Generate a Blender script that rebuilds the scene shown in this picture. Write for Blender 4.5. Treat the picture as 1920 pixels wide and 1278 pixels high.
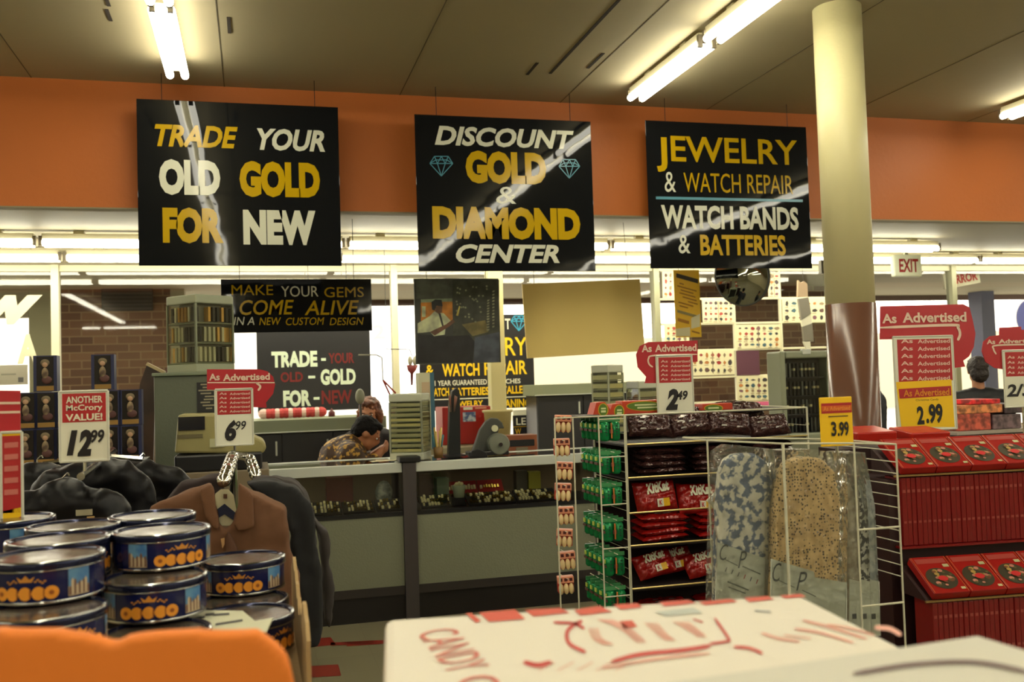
import bpy, bmesh, math, random
from mathutils import Vector, Matrix, noise as mnoise
for o in list(bpy.data.objects): bpy.data.objects.remove(o)
random.seed(7)
S = bpy.context.scene
COL = S.collection
# ---------------------------------------------------------------- camera
FPX, YAW, PIT, ROL, EYE = 1802.0, math.radians(15.07), math.radians(2.404), math.radians(-1.804), 1.5
cy, sy, cp, sp = math.cos(YAW), math.sin(YAW), math.cos(PIT), math.sin(PIT)
FW = Vector((sy*cp, cy*cp, sp)); r0 = Vector((cy, -sy, 0)); u0 = r0.cross(FW)
RT = math.cos(ROL)*r0 + math.sin(ROL)*u0; UP = -math.sin(ROL)*r0 + math.cos(ROL)*u0
cd = bpy.data.cameras.new('camera'); cam = bpy.data.objects.new('camera', cd); COL.objects.link(cam)
cam.matrix_world = Matrix(((RT.x, UP.x, -FW.x, 0), (RT.y, UP.y, -FW.y, 0), (RT.z, UP.z, -FW.z, EYE), (0, 0, 0, 1)))
cd.sensor_width = 36; cd.lens = FPX/1920*36; cd.clip_start = .05; cd.clip_end = 300
cd.dof.use_dof = True; cd.dof.focus_distance = 4.2; cd.dof.aperture_fstop = 4.0
S.camera = cam
# ---------------------------------------------------------------- world (overcast daylight outside the shop front), exposure
w = bpy.data.worlds.new('sky'); S.world = w; w.use_nodes = True
bgn = w.node_tree.nodes['Background']; bgn.inputs[0].default_value = (1, .93, .84, 1); bgn.inputs[1].default_value = 4.6
S.view_settings.view_transform = 'Standard'; S.view_settings.look = 'None'; S.view_settings.gamma = 1
S.view_settings.use_curve_mapping = False; S.view_settings.exposure = -0.25
TUBE = 24.0      # radiance of the fluorescent tubes

# ---------------------------------------------------------------- helpers
def P(x, y, Y):
    """point at depth Y seen at photo pixel x, y"""
    d = FW + RT*((x-960)/FPX) - UP*((y-639)/FPX)
    q = d*(Y/d.y); q.z += EYE; return q
def G(x, y, z=0):
    d = FW + RT*((x-960)/FPX) - UP*((y-639)/FPX)
    q = d*((z-EYE)/d.z); q.z += EYE; return q
def lin(c):
    return tuple((v/12.92 if v <= .04045 else ((v+.055)/1.055)**2.4) for v in (x/255 for x in c)) + (1,)
MT = {}
def mat(name, rgb=(128, 128, 128), rough=.5, metal=0, bump=0, bs=40, emit=0, mix=None, ms=20, spec=None, alpha=1, md=2, thr=None):
    if name in MT: return MT[name]
    m = bpy.data.materials.new(name); m.use_nodes = True; nt = m.node_tree; b = nt.nodes['Principled BSDF']
    b.inputs['Base Color'].default_value = lin(rgb); b.inputs['Roughness'].default_value = rough; b.inputs['Metallic'].default_value = metal
    if spec is not None: b.inputs['Specular IOR Level'].default_value = spec
    if alpha < 1: b.inputs['Alpha'].default_value = alpha
    if emit: b.inputs['Emission Color'].default_value = lin(rgb); b.inputs['Emission Strength'].default_value = emit
    if mix or bump: tc = nt.nodes.new('ShaderNodeTexCoord')
    if mix:
        n = nt.nodes.new('ShaderNodeTexNoise'); n.inputs['Scale'].default_value = ms; n.inputs['Detail'].default_value = md
        nt.links.new(tc.outputs['Object'], n.inputs['Vector'])
        r = nt.nodes.new('ShaderNodeValToRGB'); r.color_ramp.elements[0].color = lin(rgb); r.color_ramp.elements[1].color = lin(mix)
        a, c = thr or (.38, .62); r.color_ramp.elements[0].position = a; r.color_ramp.elements[1].position = c
        nt.links.new(n.outputs['Fac'], r.inputs['Fac']); nt.links.new(r.outputs['Color'], b.inputs['Base Color'])
    if bump:
        n = nt.nodes.new('ShaderNodeTexNoise'); n.inputs['Scale'].default_value = bs; n.inputs['Detail'].default_value = 2
        nt.links.new(tc.outputs['Object'], n.inputs['Vector'])
        k = nt.nodes.new('ShaderNodeBump'); k.inputs['Strength'].default_value = bump; k.inputs['Distance'].default_value = .02
        nt.links.new(n.outputs['Fac'], k.inputs['Height']); nt.links.new(k.outputs['Normal'], b.inputs['Normal'])
    MT[name] = m; return m
def glass(name, tint=(250, 252, 248), k=1.0):
    if name in MT: return MT[name]
    m = bpy.data.materials.new(name); m.use_nodes = True; nt = m.node_tree; nt.nodes.clear()
    o = nt.nodes.new('ShaderNodeOutputMaterial'); t = nt.nodes.new('ShaderNodeBsdfTransparent'); g = nt.nodes.new('ShaderNodeBsdfGlossy')
    f = nt.nodes.new('ShaderNodeFresnel'); f.inputs[0].default_value = 1.5; mm = nt.nodes.new('ShaderNodeMath'); mm.operation = 'MULTIPLY'; mm.inputs[1].default_value = k
    x = nt.nodes.new('ShaderNodeMixShader'); t.inputs[0].default_value = lin(tint); g.inputs['Roughness'].default_value = .02
    nt.links.new(f.outputs[0], mm.inputs[0]); nt.links.new(mm.outputs[0], x.inputs[0]); nt.links.new(t.outputs[0], x.inputs[1]); nt.links.new(g.outputs[0], x.inputs[2]); nt.links.new(x.outputs[0], o.inputs[0])
    MT[name] = m; return m

TXT = {}
def txt(s, bold=0, shear=0, space=1.0):
    k = (s, bold, shear, space)
    if k not in TXT:
        c = bpy.data.curves.new('t', 'FONT'); c.body = s; c.size = 1; c.offset = bold; c.shear = shear; c.space_character = space; c.resolution_u = 3
        o = bpy.data.objects.new('t', c); COL.objects.link(o); dg = bpy.context.evaluated_depsgraph_get()
        me = bpy.data.meshes.new_from_object(o.evaluated_get(dg)); v = [(p.co.x, p.co.y) for p in me.vertices]; f = [tuple(p.vertices) for p in me.polygons]
        bpy.data.objects.remove(o); bpy.data.curves.remove(c); bpy.data.meshes.remove(me)
        xs = [a for a, _ in v]; ys = [b for _, b in v]; x0, x1, y0, y1 = min(xs), max(xs), min(ys), max(ys)
        TXT[k] = ([((a-x0)/(x1-x0), (b-y0)/(y1-y0)) for a, b in v], f)
    return TXT[k]

class MB:
    def __init__(s): s.v = []; s.f = []; s.k = []; s.ms = []
    def mi(s, m):
        if m not in s.ms: s.ms.append(m)
        return s.ms.index(m)
    def add(s, vs, fs, m, M=None):
        n = len(s.v); i = s.mi(m)
        s.v += [(M @ Vector(v)) if M else Vector(v) for v in vs]
        s.f += [tuple(a+n for a in f) for f in fs]; s.k += [i]*len(fs); return s
    def box(s, x0, x1, y0, y1, z0, z1, m, M=None):
        vs = [(x, y, z) for z in (z0, z1) for y in (y0, y1) for x in (x0, x1)]
        return s.add(vs, [(0, 2, 3, 1), (4, 5, 7, 6), (0, 1, 5, 4), (2, 6, 7, 3), (0, 4, 6, 2), (1, 3, 7, 5)], m, M)
    def pbox(s, r, Y, th, m):     # front face = photo rectangle at depth Y
        x0, x1, z0, z1 = R(r, Y); return s.box(x0, x1, Y, Y+th, z0, z1, m)
    def prect(s, r, Y, m):
        x0, x1, z0, z1 = R(r, Y); return s.quad([(x0, Y, z0), (x1, Y, z0), (x1, Y, z1), (x0, Y, z1)], m)
    def quad(s, vs, m): return s.add(vs, [tuple(range(len(vs)))], m)
    def ppoly(s, pts, Y, m): return s.quad([P(x, y, Y) for x, y in reversed(pts)] if area(pts) > 0 else [P(x, y, Y) for x, y in pts], m)
    def prism(s, pts, Y, th, m): # photo polygon at depth Y, extruded away
        if area(pts) > 0: pts = pts[::-1]
        a = [P(x, y, Y) for x, y in pts]; return s.ext(a, Vector((0, th, 0)), m)
    def ext(s, a, d, m, M=None):
        n = len(a); b = [Vector(p)+d for p in a]
        return s.add(list(a)+b, [tuple(range(n)), tuple(range(2*n-1, n-1, -1))] + [(i, i+n, (i+1) % n+n, (i+1) % n) for i in range(n)], m, M)
    def cyl(s, p, q, r, m, r2=None, n=10, caps=True):
        p, q = Vector(p), Vector(q); d = (q-p).normalized(); a = d.orthogonal().normalized(); b = d.cross(a); r2 = r if r2 is None else r2
        vs = [p+(a*math.cos(t)+b*math.sin(t))*r for t in [2*math.pi*i/n for i in range(n)]] + [q+(a*math.cos(t)+b*math.sin(t))*r2 for t in [2*math.pi*i/n for i in range(n)]]
        fs = [(i, (i+1) % n, (i+1) % n+n, i+n) for i in range(n)]
        if caps: fs += [tuple(range(n-1, -1, -1)), tuple(range(n, 2*n))]
        return s.add(vs, fs, m)
    def tube(s, pts, r, m, n=6):
        for a, b in zip(pts, pts[1:]): s.cyl(a, b, r, m, n=n)
        return s
    def lathe(s, prof, c, m, n=32, M=None, axis='z'):
        c = Vector(c); vs = []; fs = []
        for r, z in prof:
            for i in range(n):
                t = 2*math.pi*i/n
                vs.append(c + (Vector((r*math.cos(t), r*math.sin(t), z)) if axis == 'z' else Vector((r*math.cos(t), -z, r*math.sin(t)))))
        for j in range(len(prof)-1):
            for i in range(n): fs.append((j*n+i, j*n+(i+1) % n, (j+1)*n+(i+1) % n, (j+1)*n+i))
        return s.add(vs, fs, m, M)
    def ell(s, c, r, m, n=14, k=9, M=None):
        r = r if hasattr(r, '__len__') else (r, r, r); vs = []; fs = []
        for j in range(k+1):
            ph = math.pi*j/k
            for i in range(n):
                t = 2*math.pi*i/n; vs.append((c[0]+r[0]*math.sin(ph)*math.cos(t), c[1]+r[1]*math.sin(ph)*math.sin(t), c[2]-r[2]*math.cos(ph)))
        for j in range(k):
            for i in range(n): fs.append((j*n+i, j*n+(i+1) % n, (j+1)*n+(i+1) % n, (j+1)*n+i))
        return s.add(vs, fs, m, M)
    def limb(s, p, q, r1, r2, m):
        s.cyl(p, q, r1, m, r2, 12); s.ell(p, r1, m, 10, 7); s.ell(q, r2, m, 10, 7); return s
    def text(s, t, x0, x1, z0, z1, y, m, bold=.02, shear=0, space=1.0):
        v, f = txt(t, bold, shear, space); return s.add([(x0+a*(x1-x0), y, z0+b*(z1-z0)) for a, b in v], f, m)
    def ptext(s, t, r, Y, m, bold=.02, shear=0, space=1.0):
        x0, x1, z0, z1 = R(r, Y); return s.text(t, x0, x1, z0, z1, Y, m, bold, shear, space)
    def ftext(s, t, fn, m, bold=.02, shear=0, space=1.0):
        v, f = txt(t, bold, shear, space); return s.add([fn(a, b) for a, b in v], f, m)
    def build(s, name, parent=None, smooth=False, bevel=0, soft=None, local=False):
        vs = s.v; base = Vector()
        if not local:
            p = parent
            while p is not None: base += p.location; p = p.parent
            if parent is None and vs:
                base = Vector(((min(v.x for v in vs)+max(v.x for v in vs))/2, (min(v.y for v in vs)+max(v.y for v in vs))/2, min(v.z for v in vs)))
        me = bpy.data.meshes.new(name); me.from_pydata([tuple(v-base) for v in vs], [], s.f)
        for m in s.ms: me.materials.append(m)
        for p, k in zip(me.polygons, s.k): p.material_index = k; p.use_smooth = bool(smooth)
        o = bpy.data.objects.new(name, me); COL.objects.link(o)
        if parent is None and not local: o.location = base
        o.parent = parent
        if soft:                    # fuse into one soft continuous surface
            a = o.modifiers.new('r', 'REMESH'); a.mode = 'VOXEL'; a.voxel_size = soft[0]; a.use_smooth_shade = True
            b = o.modifiers.new('s', 'SMOOTH'); b.iterations = soft[1]; b.factor = .5
            dg = bpy.context.evaluated_depsgraph_get(); dg.update()
            ne = bpy.data.meshes.new_from_object(o.evaluated_get(dg)); o.modifiers.clear(); o.data = ne; bpy.data.meshes.remove(me); ne.name = name
            if not ne.materials: ne.materials.append(s.ms[0])
            for p in ne.polygons: p.use_smooth = True
            if len(soft) > 2:
                for v in ne.vertices: v.co += v.normal*soft[2]*(mnoise.noise((v.co+base)*soft[3]) + .5*mnoise.noise((v.co+base)*soft[3]*2.3))
        if bevel:
            b = o.modifiers.new('b', 'BEVEL'); b.width = bevel; b.segments = 2; b.limit_method = 'ANGLE'
        return o
def area(p): return sum(a[0]*b[1]-b[0]*a[1] for a, b in zip(p, p[1:]+p[:1]))
def R(r, Y):
    x0, y0, x1, y1 = r; xm, ym = (x0+x1)/2, (y0+y1)/2
    return P(x0, ym, Y).x, P(x1, ym, Y).x, P(xm, y1, Y).z, P(xm, y0, Y).z
def tag(o, label, cat, group=None):
    o['label'] = label; o['category'] = cat
    if group: o['group'] = group
    return o
def T(name, loc, label, cat, group=None, rz=0):
    o = bpy.data.objects.new(name, None); COL.objects.link(o); o.location = loc; o.rotation_euler = (0, 0, rz); o.empty_display_size = .05
    return tag(o, label, cat, group)
def ST(o): o['kind'] = 'structure'; return o
def dup(root, loc, label=None, rot=None, scale=None):
    def cp_(o, par):
        c = o.copy(); COL.objects.link(c)
        if par is not None: c.parent = par
        for ch in list(o.children): cp_(ch, c)
        return c
    r = cp_(root, None); r.location = loc
    if rot is not None: r.rotation_euler = rot if hasattr(rot, '__len__') else (0, 0, rot)
    if scale: r.scale = scale if hasattr(scale, '__len__') else (scale,)*3
    if label: r['label'] = label
    return r

# ---------------------------------------------------------------- materials
WHITE = mat('white_print', (226, 224, 200), .4); YEL = mat('yellow_print', (196, 154, 22), .4); BLUEP = mat('blue_print', (70, 135, 160), .4)
SIGN = mat('black_gloss_vinyl', (20, 22, 25), .03, bump=.09, bs=2.6, spec=.26); SWHITE = mat('white_vinyl', (214, 216, 198), .12, bump=.09, bs=2.6, spec=.26); SYEL = mat('gold_vinyl', (190, 156, 14), .12, bump=.09, bs=2.6, spec=.26)
SBLUE = mat('pale_blue_vinyl', (84, 150, 172), .2)
ALU = mat('brushed_aluminium', (206, 212, 204), .35, .15); CHROME = mat('chrome', (215, 215, 210), .12, 1); WIRE = mat('white_coated_wire', (205, 203, 180), .35)
BLACK = mat('black_plastic', (24, 24, 26), .35); DARK = mat('dark_brown_laminate', (46, 38, 34), .4); GREYLAM = mat('grey_laminate', (124, 127, 106), .55, bump=.15, bs=90)
CREAM = mat('cream_paint', (214, 207, 158), .45, bump=.05, bs=30); RED = mat('red_print', (176, 34, 38), .4); DRED = mat('dull_red_letters', (120, 34, 30), .6)
OFFW = mat('off_white_paint', (228, 224, 190), .5); CARD = mat('brown_cardboard', (168, 140, 96), .8, bump=.1, bs=60)
YCARD = mat('yellow_card', (244, 196, 10), .45); PRICE = mat('black_marker_ink', (22, 18, 20), .5); PALECARD = mat('white_card', (226, 226, 208), .35)
GLASS = glass('clear_glass', k=1.5); CLEAR = glass('clear_plastic', (240, 242, 230), 1.0)

# ================================================================ the setting
X0, X1, YB, YG, YS = -6.0, 14.0, -13.0, 9.73, 6.85
CEILM = mat('ceiling_panels', (166, 156, 124), .8, bump=.15, bs=8)
fm = bpy.data.materials.new('vinyl_floor_tiles'); fm.use_nodes = True; nt = fm.node_tree; b = nt.nodes['Principled BSDF']
tc = nt.nodes.new('ShaderNodeTexCoord'); bt = nt.nodes.new('ShaderNodeTexBrick'); bt.offset = 0; bt.inputs['Scale'].default_value = 1; bt.inputs['Brick Width'].default_value = .305; bt.inputs['Row Height'].default_value = .305
bt.inputs['Mortar Size'].default_value = .0015; bt.inputs['Color1'].default_value = lin((128, 122, 96)); bt.inputs['Color2'].default_value = lin((122, 116, 92)); bt.inputs['Mortar'].default_value = lin((112, 104, 82))
nt.links.new(tc.outputs['Object'], bt.inputs['Vector']); nt.links.new(bt.outputs['Color'], b.inputs['Base Color']); b.inputs['Roughness'].default_value = .35
m = MB(); m.box(X0, X1, YB, YG+.1, -.1, 0, fm)
RT_ = mat('red_floor_tiles', (134, 40, 30), .35)
for a in ([(650, 1203), (760, 1197), (760, 1203), (650, 1211)], [(560, 1249), (634, 1245), (640, 1266), (556, 1271)], [(590, 1196), (620, 1194), (630, 1208), (590, 1212)], [(620, 1204), (700, 1200), (700, 1206), (620, 1210)]):
    m.quad([G(x, y, .0015) for x, y in reversed(a)], RT_)
fl = ST(m.build('floor', local=True))
m = MB(); m.box(X0, X1, YB, YS, 3.6, 3.7, CEILM)
SEAM = mat('ceiling_seam', (92, 84, 64), .9)
for x in [X0+.96+1.22*i for i in range(17)]:           # narrow joints between the ceiling boards
    if x < X1: m.box(x-.003, x+.003, YB, YS, 3.598, 3.6, SEAM)
for (x, y0, y1) in ((-.72, 5.2, 5.5), (-.1, 5.55, 5.8), (2.0, 4.3, 6.2), (1.85, 6.0, 6.25), (2.22, 5.75, 6.05), (-.74, 5.55, 5.72)):
    m.box(x-.01, x+.01, y0, y1, 3.596, 3.6, mat('dark_gap', (50, 42, 32), .9))   # places where a joint gapes
ST(m.build('ceiling', local=True))
ORANGE = mat('orange_wall_paint', (192, 106, 40), .55, bump=.1, bs=25)
m = MB(); m.box(X0, X1, YS, YS+.1, 2.745, 3.7, ORANGE); ST(m.build('wall_back', local=True))
m = MB(); m.box(X0, X1, YS+.1, YG+.1, 2.82, 2.9, mat('front_ceiling_paint', (142, 134, 106), .6)); m.box(X0, X1, YS, YS+.1, 2.735, 2.745, MT['front_ceiling_paint']); ST(m.build('ceiling_front', local=True))
WALLM = mat('beige_wall_paint', (190, 180, 150), .7)
for n, a in (('wall_left', (X0-.1, X0, YB, YG+.1, 0, 3.7)), ('wall_right', (X1, X1+.1, YB, YG+.1, 0, 3.7)), ('wall_rear', (X0, X1, YB-.1, YB, 0, 3.7))):
    m = MB(); m.box(*a, WALLM); ST(m.build(n, local=True))
SILL = .75
m = MB(); m.box(X0, X1, YG, YG+.1, 0, SILL, WALLM); m.box(X0, X1, YG, YG+.1, 2.72, 2.82, MT['front_ceiling_paint']); ST(m.build('wall_front', local=True))
# shop-front windows: white frame, glass, painted letters
mx = [X0+.02] + [P(x, 600, YG).x for x in (104, 740, 1232, 1560, 1790)] + [X1-.02]
STEEL = mat('window_frame_steel', (160, 160, 130), .4, .3)
for i in range(6):
    w_ = bpy.data.objects.new('window_%d' % (i+1), None); COL.objects.link(w_); w_.location = ((mx[i]+mx[i+1])/2, YG, SILL); ST(w_)
    fmat = OFFW if i < 2 else STEEL
    m = MB(); t = .034; m.box(mx[i]+t, mx[i+1]-t, YG, YG+.06, SILL, SILL+.05, fmat); m.box(mx[i]+t, mx[i+1]-t, YG, YG+.06, 2.66, 2.72, OFFW)
    m.box(mx[i+1]-t, mx[i+1]+t, YG-.03, YG+.08, SILL, 2.72, fmat)
    if i == 3:
        for px in (1378, 1465): x = P(px, 600, YG).x; m.box(x-.012, x+.012, YG, YG+.04, SILL+.05, 2.66, OFFW)
        for py in (559, 605, 654, 704, 751): z = P(1420, py, YG).z; m.box(mx[i]+t, mx[i+1]-t, YG+.001, YG+.039, z-.012, z+.012, OFFW)
    ST(m.build('frame', w_, bevel=.004))
    m = MB(); m.quad([(mx[i]+t, YG+.03, SILL+.05), (mx[i+1]-t, YG+.03, SILL+.05), (mx[i+1]-t, YG+.03, 2.66), (mx[i]+t, YG+.03, 2.66)], GLASS); ST(m.build('pane', w_))
    if i == 0:
        m = MB(); LT = mat('painted_window_letters', (222, 216, 182), .6)
        m.ptext('W', (-38, 553, 80, 608), YG+.02, LT, .09, .3); m.ptext('A', (32, 626, 73, 682), YG+.02, LT, .05); ST(m.build('lettering', w_))
# outside
EXG = mat('pavement', (190, 184, 170), .9); m = MB(); m.box(-25, 50, YG+.1, 60, -.15, -.05, EXG); ST(m.build('exterior_ground', local=True))
CAN = mat('canopy_soffit', (150, 143, 118), .8); m = MB(); m.box(-12, 30, YG+.12, 13.9, 2.74, 2.95, CAN); m.box(-12, 30, 13.9, 14.05, 2.66, 3.1, mat('canopy_edge', (84, 60, 50), .8)); ST(m.build('exterior_canopy', local=True))
bm_ = bpy.data.materials.new('brown_brick'); bm_.use_nodes = True; nt = bm_.node_tree; b = nt.nodes['Principled BSDF']
tc = nt.nodes.new('ShaderNodeTexCoord'); mp = nt.nodes.new('ShaderNodeMapping'); mp.inputs['Rotation'].default_value = (math.pi/2, 0, 0); bt = nt.nodes.new('ShaderNodeTexBrick'); bt.inputs['Scale'].default_value = 1
bt.inputs['Brick Width'].default_value = .26; bt.inputs['Row Height'].default_value = .095; bt.inputs['Mortar Size'].default_value = .008
bt.inputs['Color1'].default_value = lin((122, 90, 66)); bt.inputs['Color2'].default_value = lin((92, 64, 50)); bt.inputs['Mortar'].default_value = lin((132, 108, 80))
nt.links.new(tc.outputs['Object'], mp.inputs[0]); nt.links.new(mp.outputs[0], bt.inputs['Vector']); nt.links.new(bt.outputs['Color'], b.inputs['Base Color']); b.inputs['Roughness'].default_value = .9
YW = 12.2
def exwall(x0, x1, mat_, n):
    m = MB(); m.box(P(x0, 600, YW).x, P(x1, 600, YW).x, YW, YW+.3, -.1, 2.74, mat_); return ST(m.build(n, local=True))
exwall(105, 320, bm_, 'exterior_wall_brick'); exwall(1296, 1575, bm_, 'exterior_wall_brick.001'); exwall(320, 346, CAN, 'exterior_wall_plaster'); exwall(54, 105, mat('plaster_wall', (150, 146, 116), .85), 'exterior_wall_plaster.001')
m = MB(); m.box(P(-300, 600, YW).x, P(53.5, 600, YW).x, YW, YW+.2, P(30, 594, YW).z, 2.739, CAN); ST(m.build('exterior_wall_valance', local=True))
m = MB(); m.pbox((190, 523, 286, 582), YW-.05, .05, mat('dark_vent', (52, 44, 40), .7))
for k in range(8): m.pbox((192, 527+k*7, 284, 530+k*7), YW-.065, .015, mat('vent_louvre', (66, 56, 50), .6))
tag(m.build('vent_panel'), 'dark louvred panel set high in the brown brick wall outside', 'vent')
m = MB(); m.box(-14, 3.6, 34, 38, -.1, 5, mat('far_white_building', (232, 226, 214), .8)); m.box(10, 42, 34, 38, -.1, 3.0, mat('far_pale_building', (196, 186, 160), .8))
m.ptext('2', (699, 608, 722, 636), 33.98, mat('faded_numeral', (196, 190, 178), .8), .04); ST(m.build('exterior_building', local=True))

# ================================================================ fluorescent fixtures
TUBEM = mat('lit_tube', (255, 249, 228), .4, emit=TUBE); HOUS = mat('fixture_enamel', (206, 200, 168), .4); SOCK = mat('lamp_socket', (120, 110, 90), .5)
def strip(L, label, group, nt_=10):
    r = T('strip_light', (0, 0, 0), label, 'ceiling light', group)      # runs along local Y from 0 to L, ceiling at z = 0
    m = MB(); m.box(-.05, .05, .02, L-.02, -.075, -.03, HOUS); m.box(-.03, .03, .25, .33, -.03, 0, HOUS); m.box(-.03, .03, L-.33, L-.25, -.03, 0, HOUS); m.build('housing', r, local=True, bevel=.004)
    for y in (.0, L-.025):
        for x in (-.045, .045): m = MB(); m.box(x-.014, x+.014, y, y+.025, -.125, -.05, SOCK); m.build('socket', r, local=True)
    for x in (-.045, .045):
        m = MB(); m.cyl((x, .026, -.105), (x, L-.026, -.105), .024, TUBEM, n=nt_); m.build('tube', r, smooth=True, local=True)
    return r
ROWS = (-3.55, -.43, 2.68, 5.87, 9.0, 12.1)
SEG = ((5.2, 1.15), (2.75, 2.4), (.3, 2.4), (-2.15, 2.4), (-4.6, 2.4), (-7.05, 2.4), (-9.5, 2.4))
sp4 = strip(1.15, 'x', None); sp8 = strip(2.4, 'x', None); 
BACK = 'bare twin tube strip light further back along the store ceiling'
for ri, x in enumerate(ROWS):
    for si, (y, L) in enumerate(SEG):
        src = sp4 if L < 2 else sp8
        lab, grp = BACK, 'strip lights out of frame on the store ceiling'
        if ri == 1 and si == 0: lab, grp = 'short twin tube strip light ending above the TRADE YOUR OLD GOLD sign', 'ceiling strip lights'
        if ri == 1 and si == 1: lab, grp = 'long twin tube strip light at top left, end to end behind the short one', 'ceiling strip lights'
        if ri == 2 and si == 0: lab, grp = 'short twin tube strip light ending between the DISCOUNT and JEWELRY signs', 'ceiling strip lights'
        if ri == 2 and si == 1: lab, grp = 'long twin tube strip light running to the top edge left of the column', 'ceiling strip lights'
        if ri == 3 and si == 0: lab, grp = 'strip light whose tube tip shows at the right edge of the photo', 'ceiling strip lights'
        o = dup(src, (x, y, 3.6), lab); o['group'] = grp
for x, L in ((-4.95, .5), (-4.35, 1.5)):
    o = dup(sp8, (x, -11.6, 3.6), BACK, -math.pi/2, (1, L/2.4, 1)); o['group'] = 'strip lights out of frame on the store ceiling'
# rows along the shop front, under the lowered front ceiling
ra = 8.33; d8 = 2.42
xA = P(75, 449, ra).x
for k, lab in ((-2, None), (-1, 'nearer front-row strip light cut by the left edge of the photo'), (0, 'nearer front-row strip light seen left of and behind the TRADE sign'), (1, 'nearer front-row strip light between the TRADE and DISCOUNT signs'), (2, 'nearer front-row strip light between the DISCOUNT and JEWELRY signs'), (3, 'nearer front-row strip light right of the column above the EXIT sign')):
    o = dup(sp8 if k != 3 else sp4, (xA+k*d8, ra, 2.82), lab or 'front-row strip light beyond the left edge of the photo', -math.pi/2); o['group'] = 'strip lights along the shop front'
xB = P(121, 479, 9.25).x
for k, lab in ((-1, 'farther front-row strip light at the left edge above the painted W'), (0, 'farther front-row strip light just under the left half of the TRADE sign'), (1, 'farther front-row strip light between the two left hanging signs'), (2, 'farther front-row strip light showing left of the JEWELRY sign'), (3, 'farther front-row strip light behind the column'), (4, 'farther front-row strip light at the far right beyond the EXIT sign')):
    o = dup(sp8, (xB+k*d8, 9.25, 2.82), lab, -math.pi/2); o['group'] = 'strip lights along the shop front'
for o in (sp4, sp8):
    for c in list(o.children): bpy.data.objects.remove(c)
    bpy.data.objects.remove(o)

# ================================================================ column and post
cx, cyy = 3.305, 4.8+.0
c_ = bpy.data.objects.new('column', None); COL.objects.link(c_); c_.location = (cx, cyy, 0); ST(c_)
m = MB(); m.cyl((cx, cyy, P(1600, 570, cyy).z), (cx, cyy, 3.6), .136, CREAM, n=40); SM = mat('scuff_mark', (120, 112, 84), .6)
ST(m.build('painted_shaft', c_, smooth=True))
m = MB(); m.cyl((cx, cyy, 0), (cx, cyy, P(1600, 570, cyy).z), .139, mat('glossy_brown_wrap', (100, 68, 52), .22), n=40); ST(m.build('brown_wrap', c_, smooth=True))
x0, x1, _, _ = R((919, 600, 947, 700), 8.7)
m = MB(); m.box(x0, x1, 8.7, 8.7+x1-x0, 0, 2.82, CREAM); ST(m.build('column_front', local=True, bevel=.01))

# ================================================================ hanging signs
def hsign(name, r, Y, rows, label, cat, pm=SIGN, group=None, diam=(), lines=(), wires=(.12, .88), top=3.6, th=.006, bold=.02, roll=0):
    x0, x1, z0, z1 = R(r, Y); o = T(name, ((x0+x1)/2, Y, z0), label, cat, group)
    m = MB(); m.box(x0, x1, Y, Y+th, z0, z1, pm); m.build('panel', o, bevel=.002)
    if rows or diam or lines:
        m = MB()
        for t, b, mt_, bo, sh in rows: m.ptext(t, b, Y-.002, mt_, bo, sh)
        for a in lines: m.prect(a[0], Y-.002, a[1])
        for d, mt_ in diam: diamond(m, d, Y-.002, mt_)
        m.build('lettering', o)
    if wires:
        m = MB()
        for u in wires: m.cyl((x0+u*(x1-x0), Y+.003, z1-.01), (x0+u*(x1-x0), Y+.003, top), .0025, BLACK, n=5)
        m.build('hanging_wire', o)
    return o
def diamond(m, d, Y, mt_):
    x0, y0, x1, y1 = d; w_ = x1-x0; h = y1-y0; c = (x0+x1)/2; g = y0+h*.36
    N = {'a': (x0+.2*w_, y0), 'b': (x1-.2*w_, y0), 'c': (x1, g), 'd': (c, y1), 'e': (x0, g), 'f': (x0+.33*w_, g), 'g': (x1-.33*w_, g), 'h': (c, y0), 'i': (x0+.26*w_, y0+h*.18), 'j': (x1-.26*w_, y0+h*.18)}
    for a, b in ('ab', 'bc', 'cd', 'de', 'ea', 'ec', 'fd', 'gd', 'af', 'hf', 'hg', 'bg', 'ij', 'ei', 'cj'):
        p, q = Vector(N[a]), Vector(N[b]); n_ = Vector((-(q-p).y, (q-p).x)).normalized()*.75
        m.ppoly([tuple(p+n_), tuple(q+n_), tuple(q-n_), tuple(p-n_)], Y, mt_)
B_, C_ = .035, .062
HS = 6.62
hsign('hanging_sign', (258, 193, 637, 498), HS, [('TRADE', (290, 235, 446, 276), SYEL, B_, .25), ('YOUR', (482, 242, 609, 283), SWHITE, B_, .25), ('OLD', (298, 299, 413, 366), SWHITE, C_, 0), ('GOLD', (449, 303, 600, 370), SYEL, C_, 0), ('FOR', (305, 389, 419, 456), SYEL, C_, 0), ('NEW', (456, 394, 592, 459), SWHITE, C_, 0)],
      'large black hanging sign reading TRADE YOUR OLD GOLD FOR NEW', 'sign', group='large hanging signs')
hsign('hanging_sign', (781, 221, 1112, 508), HS, [('DISCOUNT', (815, 240, 1076, 276), SWHITE, B_, .25), ('GOLD', (873, 284, 1024, 345), SYEL, C_, 0), ('&', (930, 350, 968, 382), SWHITE, .0, .1), ('DIAMOND', (811, 388, 1088, 449), SYEL, C_, 0), ('CENTER', (855, 458, 1049, 493), SWHITE, B_, .25)],
      'large black hanging sign reading DISCOUNT GOLD & DIAMOND CENTER', 'sign', group='large hanging signs', diam=[((806, 293, 849, 330), SBLUE), ((1048, 299, 1087, 334), SBLUE)])
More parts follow.
